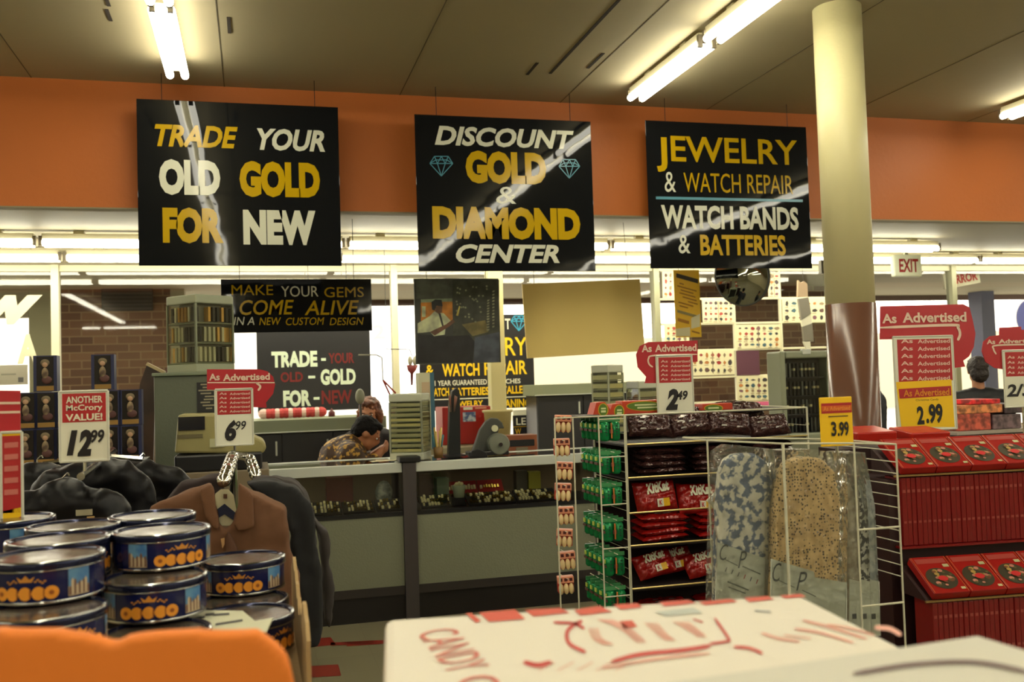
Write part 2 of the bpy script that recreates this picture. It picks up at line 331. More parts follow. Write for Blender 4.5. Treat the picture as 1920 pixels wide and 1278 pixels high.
hsign('hanging_sign', (1215, 232, 1517, 503), HS, [('J', (1231, 257, 1251, 322), SYEL, B_, 0), ('EWELRY', (1258, 259, 1495, 306), SYEL, .015, 0), ('&', (1246, 322, 1267, 360), SWHITE, .0, 0), ('WATCH REPAIR', (1282, 326, 1487, 362), SYEL, .0, 0), ('WATCH BANDS', (1240, 386, 1497, 430), SWHITE, .035, 0), ('&', (1272, 440, 1294, 475), SWHITE, .01, 0), ('BATTERIES', (1313, 440, 1473, 479), SYEL, .03, 0)],
      'large black hanging sign reading JEWELRY & WATCH REPAIR', 'sign', group='large hanging signs', lines=[((1230, 371, 1505, 376), SBLUE)])
hsign('hanging_sign', (415, 523, 697, 622), 7.6, [('MAKE', (434, 534, 512, 553), SYEL, .0, 0), ('YOUR', (527, 536, 597, 556), SWHITE, 0, 0), ('GEMS', (608, 538, 682, 557), SYEL, .0, 0), ('COME', (449, 562, 551, 590), SYEL, .01, .2), ('ALIVE', (571, 563, 673, 590), SYEL, .01, .2), ('IN A', (438, 594, 477, 609), SWHITE, 0, .2), ('NEW', (486, 595, 527, 609), SYEL, 0, .2), ('CUSTOM', (536, 595, 608, 609), SYEL, 0, .2), ('DESIGN', (618, 595, 682, 609), SYEL, 0, .2)],
      'wide black hanging sign reading MAKE YOUR GEMS COME ALIVE', 'sign', top=2.82)
PANEL = mat('black_window_panel', (40, 40, 41), .45); PALEG = mat('pale_green_letters', (222, 236, 210), .4)
hsign('window_sign', (482, 618, 695, 770), 9.5, [('TRADE', (509, 658, 595, 688), PALEG, .05, 0), ('-', (602, 671, 611, 676), PALEG, .05, 0), ('YOUR', (616, 661, 664, 681), DRED, .03, 0), ('OLD', (526, 697, 568, 716), DRED, .03, 0), ('-', (578, 704, 591, 709), PALEG, .05, 0), ('GOLD', (601, 691, 667, 721), PALEG, .05, 0), ('FOR', (531, 731, 583, 762), PALEG, .05, 0), ('-', (588, 744, 599, 749), PALEG, .05, 0), ('NEW', (603, 731, 660, 757), DRED, .03, 0)],
      'dark window sign reading TRADE YOUR OLD GOLD FOR NEW in white and dim red', 'sign', pm=PANEL, wires=(.46, .8), top=2.82, th=.05)
BLK = mat('black_banner', (25, 25, 30), .4); YB_ = mat('bright_yellow_letters', (238, 196, 20), .45)
hsign('window_banner', (786, 590, 1001, 767), YG+.022, [('T', (947, 597, 957, 617), WHITE, .02, 0), ('RY', (947, 632, 988, 666), YB_, .01, 0), ('&', (799, 684, 813, 703), YB_, .02, 0), ('WATCH', (829, 681, 899, 705), YB_, .03, 0), ('REPAIR', (908, 676, 988, 702), YB_, .02, 0), ('1 YEAR GUARANTEED', (815, 712, 913, 722), WHITE, .02, 0), ('WATCHES', (920, 710, 976, 719), WHITE, .02, 0), ('WATCH', (802, 727, 842, 743), YB_, .03, 0), ('BATTERIES', (848, 726, 917, 741), YB_, .03, 0), ('INSTALLED', (922, 723, 990, 738), YB_, .03, 0), ('JEWELRY', (848, 751, 906, 765), YB_, .03, 0), ('CLEANING', (922, 748, 994, 764), YB_, .03, 0)],
      'black window banner behind the cream post with yellow WATCH REPAIR lettering', 'banner', pm=BLK, diam=[((958, 592, 988, 620), mat('cyan_print', (60, 165, 200), .4))], lines=[((812, 745, 990, 747), WHITE)], wires=None)
hsign('window_banner', (962, 778, 1001, 824), YG+.022, [('LE', (968, 783, 986, 796), WHITE, .01, 0), ('W', (966, 803, 977, 814), YEL, .02, 0)], 'small black window sign with LE and W behind the waste bucket', 'banner', pm=BLK, lines=[((962, 799, 990, 800), YEL), ((962, 768, 1000, 778), WHITE)], wires=None)
# photo board
Y = 7.6; r = (778, 522, 937, 681); x0, x1, z0, z1 = R(r, Y)
o = T('photo_poster', ((x0+x1)/2, Y, z0), 'large dark photo of a seated man in white shirt hung below DISCOUNT sign', 'poster')
m = MB(); m.box(x0, x1, Y, Y+.02, z0, z1, mat('photo_black', (66, 70, 64), .3)); m.build('board', o)
m = MB(); q = lambda pts, c, k: m.ppoly(pts, Y-.001-.0006*k, mat('photo_tone_%d_%d_%d' % c, tuple(min(255, int(v*1.55)) for v in c), .3, mix=tuple(min(255, int(v*1.15)) for v in c), ms=9))
q([(780, 524), (848, 524), (848, 560), (780, 560)], (64, 68, 60), 0); q([(850, 526), (936, 524), (936, 640), (850, 640)], (52, 55, 46), 0)
q([(789, 561), (848, 559), (849, 605), (789, 605)], (150, 100, 36), 1); q([(789, 561), (848, 559), (848, 565), (789, 567)], (110, 124, 100), 2); q([(791, 574), (798, 574), (798, 594), (791, 594)], (150, 158, 124), 2)
q([(783, 606), (806, 592), (815, 583), (822, 586), (832, 587), (845, 601), (836, 608), (834, 627), (814, 630), (806, 622), (783, 624)], (158, 164, 134), 3)
q([(822, 587), (826, 587), (832, 610), (829, 612)], (44, 44, 42), 4); q([(817, 574), (829, 573), (829, 585), (822, 588), (816, 584)], (92, 66, 44), 4); q([(809, 566), (816, 561), (828, 562), (830, 574), (818, 573), (815, 582), (810, 580)], (34, 36, 34), 5)
q([(806, 622), (838, 607), (849, 598), (853, 603), (842, 612), (815, 629)], (84, 58, 42), 5); q([(855, 591), (861, 573), (863, 574), (859, 592)], (176, 160, 80), 5)
q([(783, 626), (838, 630), (880, 628), (890, 640), (886, 679), (783, 680)], (28, 29, 30), 2); q([(890, 632), (936, 622), (936, 678), (888, 679)], (58, 64, 74), 3)
q([(866, 608), (910, 600), (916, 622), (886, 630)], (104, 96, 58), 3)
for k in range(12): q([(914-k*.2, 562+k*5), (918, 561+k*5), (917, 564+k*5), (913, 565+k*5)], (128, 130, 104), 4); q([(923, 545+k*6), (927, 544+k*6), (927, 547+k*6), (923, 548+k*6)], (128, 130, 104), 4)
for k in range(30): a, b = random.uniform(852, 912), random.uniform(532, 606); q([(a, b), (a+3, b-1), (a+4, b+2), (a+1, b+3)], (112, 116, 92), 4)
m.build('photo_print', o)
m = MB()
for u in (.15, .85): m.cyl((x0+u*(x1-x0), Y+.01, z1), (x0+u*(x1-x0), Y+.01, 2.82), .002, BLACK, n=5)
m.build('hanging_wire', o)
# gold board, hung slightly askew
Y = 7.6; c = P(1096, 596, Y); x0, x1, z0, z1 = R((986, 528, 1207, 665), Y)
o = T('gold_board', tuple(c), 'plain gold coloured board hanging crooked right of the dark photo', 'board'); o.rotation_euler = (0, math.radians(-2.1), 0)
m = MB(); w_, h = (x1-x0)/2, (z1-z0)/2; m.box(-w_, w_, 0, .015, -h, h, mat('gold_card', (238, 212, 128), .45, 0, bump=.05, bs=60)); m.build('panel', o, local=True, bevel=.002)
m = MB()
for u in (-.8, .8): m.cyl((u*w_, .007, h), (u*w_*.98, .007, 2.82-c.z+.03*u), .002, BLACK, n=5)
m.build('hanging_wire', o, local=True)
# EXIT box
Y = 8.9; x0, x1, z0, z1 = R((1677, 477, 1729, 518), Y)
o = T('exit_sign', ((x0+x1)/2, Y, z0), 'white box sign with red EXIT letters hung under the front ceiling', 'sign')
m = MB(); m.box(x0, x1, Y, Y+.07, z0, z1, mat('exit_box', (226, 232, 206), .4)); m.build('housing', o, bevel=.015)
m = MB(); m.ptext('EXIT', (1686, 485, 1722, 510), Y-.002, mat('exit_red', (150, 36, 36), .5), .03); m.build('lettering', o)
m = MB(); m.box((x0+x1)/2-.02, (x0+x1)/2+.02, Y+.02, Y+.05, z1, 2.82, STEEL); m.build('stem', o)
# MIRROR board outside
Y = 9.95; c = P(1803, 521, Y); k = Y/FPX
o = T('mirror_sign', tuple(c), 'tilted white board with red MIRROR letters beyond the window', 'sign'); o.rotation_euler = (0, math.radians(-9), 0)
m = MB(); m.box(-48*k, 48*k, 0, .03, -18*k, 20*k, mat('white_board', (226, 222, 196), .6)); m.build('panel', o, local=True)
m = MB(); m.text('MIRROR', -38*k, 42*k, -11*k, 9*k, -.003, mat('mirror_red', (182, 50, 44), .5), .04); m.build('lettering', o, local=True)
m = MB()
for u in (-40, 40): m.cyl((u*k, .015, 18*k), (u*k, .015, 2.75-c.z-u*k*.16), .004, BLACK, n=5)
m.build('hanging_wire', o, local=True)
# blue pole and round sign outside
m = MB(); x0, x1, _, _ = R((1840, 500, 1864, 620), 13.2); m.box(x0, x1, 13.2, 13.5, -.1, 2.74, mat('navy_paint', (44, 50, 84), .5)); x0, x1, z0, z1 = R((1842, 500, 1892, 536), 13.1); m.box(x0, x1, 13.1, 13.2, z0, z1, MT['navy_paint']); tag(m.build('canopy_pole'), 'navy blue pole with bracket outside the window at the right', 'pole')
c = P(1936, 596, 17); o = T('round_sign', (c.x, 17, -.1), 'round blue and white roadside sign outside at the right edge', 'sign')
m = MB(); m.cyl((c.x, 17, c.z), (c.x, 17.1, c.z), .47, mat('sign_white', (236, 230, 220), .5), n=40); m.cyl((c.x, 16.99, c.z), (c.x, 17, c.z), .42, mat('sign_blue', (38, 44, 100), .5), n=40); m.cyl((c.x, 16.985, c.z), (c.x, 16.99, c.z), .2, MT['sign_white'], n=30); m.build('disc', o)
m = MB(); m.cyl((c.x, 17.05, -.1), (c.x, 17.05, c.z-.3), .05, STEEL); m.build('post', o)

# ================================================================ things on the shop window
def sheet(name, r, Y, m_, prints, label, cat, group=None):
    x0, x1, z0, z1 = R(r, Y); o = T(name, ((x0+x1)/2, Y, z0), label, cat, group)
    m = MB(); m.box(x0, x1, Y, Y+.004, z0, z1, m_); m.build('paper', o)
    if prints:
        m = MB(); prints(m, Y-.002); m.build('print', o)
    return o
PAGE = mat('page_paper', (228, 222, 182), .6)
INKS = [mat('page_ink_%d' % i, c, .6) for i, c in enumerate([(150, 44, 40), (70, 60, 62), (96, 70, 60), (70, 100, 110), (186, 120, 60), (120, 80, 90), (60, 54, 50), (170, 70, 60), (150, 130, 100)])]
def page_print(r, seed, n=(5, 4)):
    def f(m, Y):
        g = random.Random(seed); x0, y0, x1, y1 = r; w_, h = (x1-x0)/n[0], (y1-y0)/n[1]
        for i in range(n[0]):
            for j in range(n[1]):
                cx_, cy_ = x0+(i+.5)*w_, y0+(j+.5)*h; a, b = w_*g.uniform(.28, .5), h*g.uniform(.25, .48); k = g.randint(4, 7)
                m.ppoly([(cx_+a*math.cos(6.283*t/k)*g.uniform(.6, 1.1), cy_+b*math.sin(6.283*t/k)*g.uniform(.6, 1.1)) for t in range(k)], Y, g.choice(INKS))
                if g.random() < .5: m.prect((cx_-a, cy_+b+.5, cx_+a*.6, cy_+b+1.6), Y-.0005, INKS[8])
        if w_ > 9: m.prect(((x0+x1)/2-.6, y0+1, (x0+x1)/2+.6, y1-1), Y-.001, INKS[8])
    return f
YP = YG-.006
pages = [((1242, 508, 1264, 559), (2, 4), 'narrow catalogue page beside the yellow notice, top left of window display'), ((1246, 608, 1292, 642), (4, 3), 'catalogue page low behind the bottom of the yellow notice'),
 ((1317, 561, 1377, 605), (6, 4), 'catalogue page taped in the window just below left of round mirror'), ((1440, 510, 1463, 558), (2, 4), 'narrow catalogue page right of the round mirror'),
 ((1380, 608, 1464, 653), (7, 4), 'catalogue page in the middle of the window display under the mirror'), ((1467, 560, 1549, 604), (6, 3), 'catalogue page with shoes at upper right of the window display'),
 ((1296, 656, 1377, 703), (7, 3), 'catalogue page directly left of the purple paper'), ((1382, 705, 1464, 750), (7, 4), 'catalogue page below the purple paper left of the grey watch case')]
for i, (r, n, lab) in enumerate(pages): sheet('catalogue_page', r, YP, PAGE, page_print((r[0]+2, r[1]+2, r[2]-2, r[3]-2), i+3, n), lab, 'poster', 'catalogue pages taped in the shop window')
sheet('paper_sheet', (1381, 657, 1424, 703), YP, mat('purple_paper', (92, 52, 66), .7), None, 'torn purple paper sheet in the window display', 'paper')
sheet('paper_sheet', (1395, 753, 1447, 768), YP, mat('pink_paper', (218, 100, 142), .6), None, 'bright pink paper strip low in the window display', 'paper')
Y = 7.9
def yn(m, Y):
    sl = .28
    bar = lambda x0, x1, y0, h, c: m.ppoly([(x0, y0+(x0-1265)*sl), (x1, y0+(x1-1265)*sl), (x1, y0+h+(x1-1265)*sl), (x0, y0+h+(x0-1265)*sl)], Y, c)
    A, B = mat('notice_dark_bar', (62, 54, 40), .6), mat('notice_ink', (176, 120, 10), .6); bar(1268, 1309, 511, 8, A); bar(1270, 1309, 579, 5, mat('notice_grey_bar', (150, 140, 90), .6))
    for k, (a, b) in enumerate(((1274, 1282), (1270, 1306), (1276, 1300), (1274, 1304), (1280, 1306), (1290, 1308), (1272, 1300), (1274, 1290))): bar(a, b, 527+k*6, 2.2, B)
    bar(1271, 1292, 594, 6, B); bar(1297, 1312, 610, 3, B)
    m.ppoly([(1296, 596), (1312.5, 588), (1312.5, 612), (1296, 616)], Y-.001, PAGE); m.ppoly([(1267, 616), (1294, 613), (1294, 630), (1267, 630)], Y-.001, PAGE)
sheet('yellow_notice', (1265, 506, 1313, 632), Y, YCARD, yn, 'long yellow notice hanging left of the round mirror', 'notice')
m = MB(); x0, x1, z0, z1 = R((1265, 506, 1313, 632), Y)
for u in (.2, .8): m.cyl((x0+u*(x1-x0), Y+.002, z1), (x0+u*(x1-x0), Y+.002, 2.82), .002, BLACK, n=5)
o = bpy.data.objects['yellow_notice']; m.build('hanging_wire', o)
def ws(m, Y):
    m.prect((2, 700, 30, 703), Y, mat('faint_print', (206, 200, 184), .7)); m.prect((34, 707, 44, 716), Y, mat('small_dark_stamp', (150, 146, 150), .6))
sheet('paper_notice', (-6, 684, 52, 721), YG+.034, mat('bright_white_paper', (248, 240, 226), .6), ws, 'white printed sheet on the window below the painted W at left edge', 'notice')
# convex mirror
Y = 7.7; c = P(1392, 517, Y); rr = 62*Y/FPX
o = T('convex_mirror', (c.x, Y, c.z-rr), 'round convex security mirror half hidden by the JEWELRY sign', 'mirror')
m = MB(); m.lathe([(0.0001, .09), (rr*.3, .085), (rr*.6, .062), (rr*.85, .025), (rr, 0)], (c.x, Y, c.z), mat('mirror_silver', (150, 152, 140), .03, 1), n=40, axis='y'); m.build('mirror_face', o, smooth=True)
m = MB(); m.lathe([(rr, -.015), (rr*1.03, -.005), (rr*1.03, .012), (rr*.99, .006)], (c.x, Y, c.z), mat('mirror_rim', (60, 60, 54), .4), n=40, axis='y'); m.build('rim', o, smooth=True)
m = MB(); m.cyl((c.x, Y+.02, c.z+rr*.2), (c.x, Y+.25, 2.82), .012, STEEL); m.build('bracket', o)
# small strip of gift bags hanging near the pages
m = MB(); Y = 9.2
m.prism([(1497, 525), (1502, 530), (1508, 527), (1514, 532), (1515, 556), (1496, 557)], Y, .03, mat('pale_pink_bag', (196, 170, 138), .6)); m.prism([(1497, 560), (1516, 557), (1521, 588), (1503, 600)], Y, .03, mat('silver_bag', (140, 136, 124), .3, .5)); m.prism([(1503, 600), (1521, 590), (1523, 606), (1505, 612)], Y, .03, WHITE); m.prism([(1505, 613), (1523, 606), (1526, 640), (1508, 640)], Y, .03, MT['silver_bag']); m.prism([(1507, 640), (1519, 638), (1521, 656), (1514, 656)], Y, .03, WHITE)
m.cyl(P(1506, 528, Y+.015), (P(1506, 528, Y).x, Y+.015, 2.82), .002, BLACK, n=5)
tag(m.build('gift_bag_strip'), 'vertical strip of silver and white gift bags hanging before the window pages', 'gift bags')
m = MB(); Y = 8.2; x0, x1, z0, z1 = R((1540, 487, 1566, 512), Y); m.box(x0, x1, Y, Y+.05, z0, z1, mat('speaker_grey', (90, 86, 70), .5)); m.box(x0+.02, x1-.02, Y-.004, Y, z0+.02, z1-.03, mat('speaker_face', (190, 182, 140), .5)); m.box((x0+x1)/2-.01, (x0+x1)/2+.01, Y+.02, Y+.04, z1, 2.82, STEEL)
tag(m.build('ceiling_unit'), 'small framed box hung from the front ceiling just left of the column', 'fixture')

# ================================================================ jewellery showcases
CF, CB, CT = 6.2, 6.75, .998     # front, back, top
DGLS = mat('showcase_back', (128, 112, 88), .6)
def showcase(px0, px1, label, x0=None, x1=None, y=CF):
    x0 = P(px0, 1000, y).x if x0 is None else x0; x1 = P(px1, 1000, y).x if x1 is None else x1
    o = T('showcase', ((x0+x1)/2, y+.3, 0), label, 'display counter', 'jewellery showcases')
    m = MB(); m.box(x0, x1, y+.015, CB, 0, .16, mat('near_black_kick', (26, 22, 22), .4)); m.build('kick_plate', o)
    m = MB(); m.box(x0, x1, y, CB, .16, .215, mat('charcoal_trim', (46, 40, 38), .5)); m.build('base_rail', o)
    m = MB(); m.box(x0, x1, y+.004, CB, .215, .66, GREYLAM); m.build('base_panel', o)
    m = MB(); m.box(x0, x1, y, CB, .66, .685, BLACK); m.build('deck', o)
    m = MB(); m.box(x0, x1, y, y+.05, CT-.062, CT, ALU); m.box(x0, x1, CB-.05, CB, CT-.062, CT, ALU); m.box(x0, x0+.03, y+.05, CB-.05, CT-.062, CT, ALU); m.box(x1-.03, x1, y+.05, CB-.05, CT-.062, CT, ALU); m.build('top_frame', o, bevel=.004)
    m = MB(); m.quad([(x0+.03, y+.05, CT-.004), (x1-.03, y+.05, CT-.004), (x1-.03, CB-.05, CT-.004), (x0+.03, CB-.05, CT-.004)], GLASS); m.build('glass_top', o)
    m = MB(); m.quad([(x0, y+.012, .685), (x1, y+.012, .685), (x1, y+.012, CT-.062), (x0, y+.012, CT-.062)], GLASS); m.build('glass_front', o)
    m = MB(); m.box(x0, x1, CB-.02, CB, .685, CT-.062, DGLS); m.build('sliding_back', o)
    return x0, x1
s0 = showcase(0, 757, 'glass topped grey jewellery showcase left of the dark post, beside clothes rack', x0=P(412, 800, 5.9).x+.14)
s1 = showcase(783, 0, 'glass topped grey jewellery showcase between the dark post and candy rack', x1=2.72)
x0, x1 = s0[1], s1[0]
m = MB(); m.box(x0+.002, x1-.002, CF-.02, CB, 0, CT-.001, mat('charcoal_post', (66, 60, 60), .5)); o_ = T('counter_post', ((x0+x1)/2, CF, 0), 'dark square post joining the two showcases', 'post'); m.build('post', o_)
m = MB(); m.box(x0-.02, x1+.03, CF-.03, CF+.11, CT+.001, CT+.04, BLACK); m.build('cap', o_, bevel=.008)
# trays of rings and watches on the decks
GOLDM = mat('gold_metal', (226, 196, 96), .25, 1); RINGW = mat('pale_ring_box', (248, 240, 186), .5)
def tray(px0, px1, dy, label, tilt, seed, rows=3, red=False):
    g = random.Random(seed); a, b = P(px0, 940, CF+.1).x, P(px1, 940, CF+.1).x
    o = T('jewellery_tray', ((a+b)/2, CF+dy, .6855), label, 'tray', 'trays in the showcases'); L = b-a
    M = Matrix.Rotation(tilt, 4, 'X'); m = MB(); m.box(-L/2, L/2, 0, .17, .0, .012, mat('black_velvet', (26, 24, 24), .9) if not red else mat('red_velvet', (150, 36, 34), .9), M); m.build('tray_pad', o, local=True)
    m = MB(); n = int(L/.021)
    for i in range(n):
        for j in range(rows):
            x = -L/2+.01+(i+.5)*(L-.02)/n; y = .02+j*.15/rows
            if g.random() < .9: m.box(x-.007*g.uniform(.6, 1.2), x+.007, y, y+.034*g.uniform(.5, 1), .012, .025*g.uniform(.8, 1.2), RINGW if g.random() < .55 else GOLDM, M)
    q = m.build('rings', o, local=True); q['kind'] = 'stuff'
    return o
tray(572, 640, .05, 'black tray crowded with gold rings at the far left of the showcase glass', .35, 1)
tray(642, 702, .05, 'tray of slim silver and gold pieces in the middle of left showcase', .3, 2)
tray(705, 752, .05, 'short tray of bright pieces next to the dark post in left showcase', .3, 3)
tray(788, 872, .06, 'ring tray behind the small white cup in right showcase', .35, 4)
tray(876, 964, .05, 'wide tray of pale ring boxes right of the small white cup', .35, 5)
tray(968, 1045, .05, 'tray of pale ring boxes at the candy rack end of right showcase', .35, 6)
tray(852, 912, .3, 'raised red tray of pearly figures above the pale ring boxes, left one', .8, 7, 2, True)
tray(914, 962, .3, 'raised red tray of pearly figures above the pale ring boxes, right one', .8, 8, 2, True)
m = MB(); c = P(860, 928, CF+.09); m.lathe([(.0001, 0), (.034, 0), (.044, .075), (.0445, .08), (.039, .08), (.03, .01), (.0001, .01)], (c.x, CF+.08, .7455), mat('pale_green_plastic', (196, 208, 176), .4), n=24); o_ = T('small_cup', (c.x, CF+.08, .7455), 'small pale cup with trinkets standing in the right showcase', 'cup'); m.build('cup', o_, smooth=True)
m = MB()
for i in range(9): m.ell((c.x+random.uniform(-.025, .025), CF+.08+random.uniform(-.02, .02), .83+random.uniform(-.01, .01)), .012, RINGW, 7, 5)
m.build('trinkets', o_)['kind'] = 'stuff'
m = MB(); m.box(c.x-.06, c.x+.03, CF+.03, CF+.13, .7, .745, BLACK); tag(m.build('cup_riser'), 'low black riser under the small pale cup in showcase', 'riser')
def cbox(name, r, Y, th, c, label, cat, z0=None, sp=None):
    x0, x1, a, b = R(r, Y); m = MB(); m.box(x0, x1, Y, Y+th, z0 if z0 is not None else a, b, mat('paint_%d_%d_%d' % c, c, .5)); return tag(m.build(name, bevel=.003), label, cat)
cbox('gift_box', (819, 896, 842, 917), CF+.27, .1, (104, 118, 96), 'grey green gift box behind the small pale cup', 'box', .6855)
cbox('gift_box', (991, 884, 1014, 908), CF+.34, .08, (150, 146, 44), 'yellow green gift box at the right end of the showcase', 'box', .6855)
cbox('gift_box', (968, 882, 989, 910), CF+.36, .08, (84, 80, 66), 'dark grey frame box left of the yellow green gift box', 'box', .6855)
cbox('gift_box', (612, 895, 662, 930), CF+.36, .1, (104, 40, 36), 'dark red box inside the left showcase', 'box', .6855)
cbox('gift_box', (786, 888, 812, 914), CF+.33, .1, (70, 34, 28), 'dark maroon box next to the post in right showcase', 'box', .6855)
m = MB(); c = P(738, 905, CF+.2)
m.ell((c.x-.05, CF+.32, .775), (.06, .05, .085), mat('frosted_plastic', (176, 184, 168), .2, mix=(120, 128, 120), ms=30)); tag(m.build('plastic_bag', smooth=True), 'crumpled clear plastic bag in the left showcase by the post', 'bag')

# ================================================================ back cabinets under the window
LEDGE = mat('grey_ledge', (142, 150, 126), .5); CABD = mat('dark_cabinet', (42, 42, 46), .4)
def cabinet(r, Y, d, label, doors):
    x0, x1, z0, z1 = R(r, Y); o = T('back_cabinet', ((x0+x1)/2, Y+d/2, 0), label, 'cabinet')
    m = MB(); m.box(x0-.03, x1+.03, Y-.03, Y+d, z1-.11, z1, LEDGE); m.box(x0-.03, x1+.03, Y-.035, Y-.03, z1-.11, z1-.1, ALU); m.build('worktop', o, bevel=.006)
    m = MB(); m.box(x0, x1, Y+.02, Y+d, 0, z1-.11, CABD); m.build('body', o)
    n = doors
    for i in range(n):
        a, b = x0+(x1-x0)*i/n+.004, x0+(x1-x0)*(i+1)/n-.004
        m = MB(); m.box(a, b, Y, Y+.02, .1, z1-.12, CABD); d_ = m.build('door', o, bevel=.003)
        m = MB(); m.box(b-.05, b-.035, Y-.015, Y, z1-.3, z1-.18, ALU); m.build('handle', d_)
    return x0, x1, z1
cabinet((430, 785, 718, 870), 8.4, .7, 'long dark cabinet with grey top behind the seated jeweller', 3)
cabinet((1008, 717, 1262, 860), 9.15, .4, 'tall dark cabinet with grey top behind the candy rack', 3)
m = MB(); x0, x1, z0, z1 = R((486, 773, 602, 785), 8.7)
for i in range(14):
    a = x0+(x1-x0)*i/14; m.ell((a+.04, 8.7, P(574, 785, 8.4).z+.048), (.05, .05, .045), mat('red_garland', (190, 60, 60), .6) if i % 3 else mat('pale_garland', (226, 190, 180), .6), 8, 6)
tag(m.build('red_garland'), 'lumpy red and white garland lying on the ledge under the TRADE window sign', 'garland')
m = MB(); x0, x1, z0, z1 = R((616, 770, 628, 785), 8.8); m.lathe([(.0001, 0), (.03, 0), (.03, .05), (.015, .06), (.0001, .09)], ((x0+x1)/2, 8.8, R((616, 770, 628, 785), 8.4)[2]), mat('dark_red_bead', (90, 30, 34), .3), n=12); tag(m.build('small_bell', smooth=True), 'tiny dark red ornament standing on the long cabinet ledge', 'ornament')

# ================================================================ watch towers and cases
CASEG = mat('grey_green_case', (146, 152, 128), .35); WBAND = mat('pale_watch_band', (222, 220, 186), .3, .1); WDARK = mat('dark_watch_band', (62, 58, 50), .5); SMOKE = mat('smoky_back', (130, 130, 114), .4); ACRY = mat('frosted_acrylic', (190, 194, 174), .25)
WGOLD = mat('gold_watch', (226, 180, 96), .3, .6)
def tower(px, py0, py1, wpx, Y, z0, rz, label, tiers, group='watch display towers', horiz=True):
    """square turning tower: core, four clear tiers of watches, cap and foot"""
    k = Y/FPX; H = P(px, py0, Y).z-z0; a = wpx*k/2/(abs(math.cos(rz))+abs(math.sin(rz))); c = P(px, (py0+py1)/2, Y)
    o = T('watch_tower', (c.x, Y, z0), label, 'display tower', group, rz)
    m = MB(); m.box(-a, a, -a, a, 0, .05, (ACRY if horiz else CASEG)); m.build('foot', o, local=True, bevel=.005)
    m = MB(); m.box(-a, a, -a, a, H-.055, H, (ACRY if horiz else CASEG)); m.build('cap', o, local=True, bevel=.008)
    m = MB(); m.box(-a*.62, a*.62, -a*.62, a*.62, .05, H-.055, SMOKE)
    for sx in (-1, 1):
        for s2 in (-1, 1): m.box(sx*a-.006*sx-.006, sx*a-.006*sx+.006, s2*a-.006*s2-.006, s2*a-.006*s2+.006, .05, H-.055, (ACRY if horiz else CASEG))
    m.build('frame', o, local=True)
    h = (H-.105)/tiers
    for f in range(4):
        M = Matrix.Rotation(f*math.pi/2, 4, 'Z')
        for i in range(tiers):
            z = .05+i*h; m = MB(); g = random.Random(f*31+i)
            if horiz: m.box(-a*.88, a*.88, -a*.985, -a*.64, z+h*.2, z+h*.72, WBAND if g.random() < .6 else (WDARK if g.random() < .6 else RINGW), M); m.box(-a*.95, a*.95, -a*.96, -a*.62, z, z+.008, (ACRY if horiz else CASEG), M)
            else:
                n = 7
                for j in range(n):
                    if g.random() < .85: x = -a*.8+1.6*a*(j+.5)/n; m.box(x-a*.06, x+a*.06, -a*.93, -a*.64, z+h*.12, z+h*.85, WGOLD if g.random() < .3 else (WBAND if g.random() < .6 else WDARK), M)
                m.box(-a*.95, a*.95, -a*.97, -a*.6, z, z+h*.07, (ACRY if horiz else CASEG), M)
            m.build('watch_row', o, local=True)
    for f in range(4):
        M = Matrix.Rotation(f*math.pi/2, 4, 'Z'); m = MB(); m.quad([M @ Vector(v) for v in ((-a, -a, .05), (a, -a, .05), (a, -a, H-.055), (-a, -a, H-.055))], CLEAR); m.build('clear_side', o, local=True)
    return o
tower(769, 737, 861, 84, 6.47, CT+.001, math.radians(-24), 'clear watch display tower on the left showcase beside the dark post', 10)
tower(1140, 684, 800, 62, 6.45, CT+.001, math.radians(28), 'clear watch display tower behind the candy rack, left of the pair', 8)
tower(1205, 714, 800, 54, 6.5, CT+.001, math.radians(10), 'shorter clear watch display tower behind the candy rack, right of the pair', 5)
# grey sales cabinet on the left with the tall watch case on top
x0, x1, z0, z1 = R((290, 704, 412, 930), 5.9); KX0, KX1, KZ = x0, x1+.12, z1
o = T('grey_cabinet', ((x0+x1)/2, 6.1, 0), 'tall grey green cabinet behind the cash register carrying a watch case', 'cabinet')
m = MB(); m.box(x0, KX1, 5.9, 6.5, 0, z1, mat('grey_green_laminate', (92, 98, 82), .5, bump=.08, bs=60)); m.build('body', o, bevel=.006)
m = MB(); m.box(x0-.01, KX1+.01, 5.885, 6.5, z1+.0005, z1+.02, mat('grey_green_edge', (112, 122, 100), .5)); m.build('top', o, bevel=.004)
m = MB(); m.pbox((369, 716, 418, 772), 5.893, .005, mat('black_notice', (34, 34, 34), .5)); m.build('notice', o)
m = MB(); g = random.Random(4)
for i, (a, b) in enumerate(((376, 398), (380, 392), (372, 404), (376, 396), (384, 406), (382, 400), (376, 394), (380, 402), (386, 398))): m.prect((a, 719+i*5.6, b, 721.6+i*5.6), 5.891, mat('notice_text', (150, 142, 116), .6))
m.build('notice_text', o)
tower(376, 556, 704, 116, 6.18, KZ+.021, math.radians(40), 'large grey watch case with three lit tiers on top of the grey cabinet', 3, horiz=False)
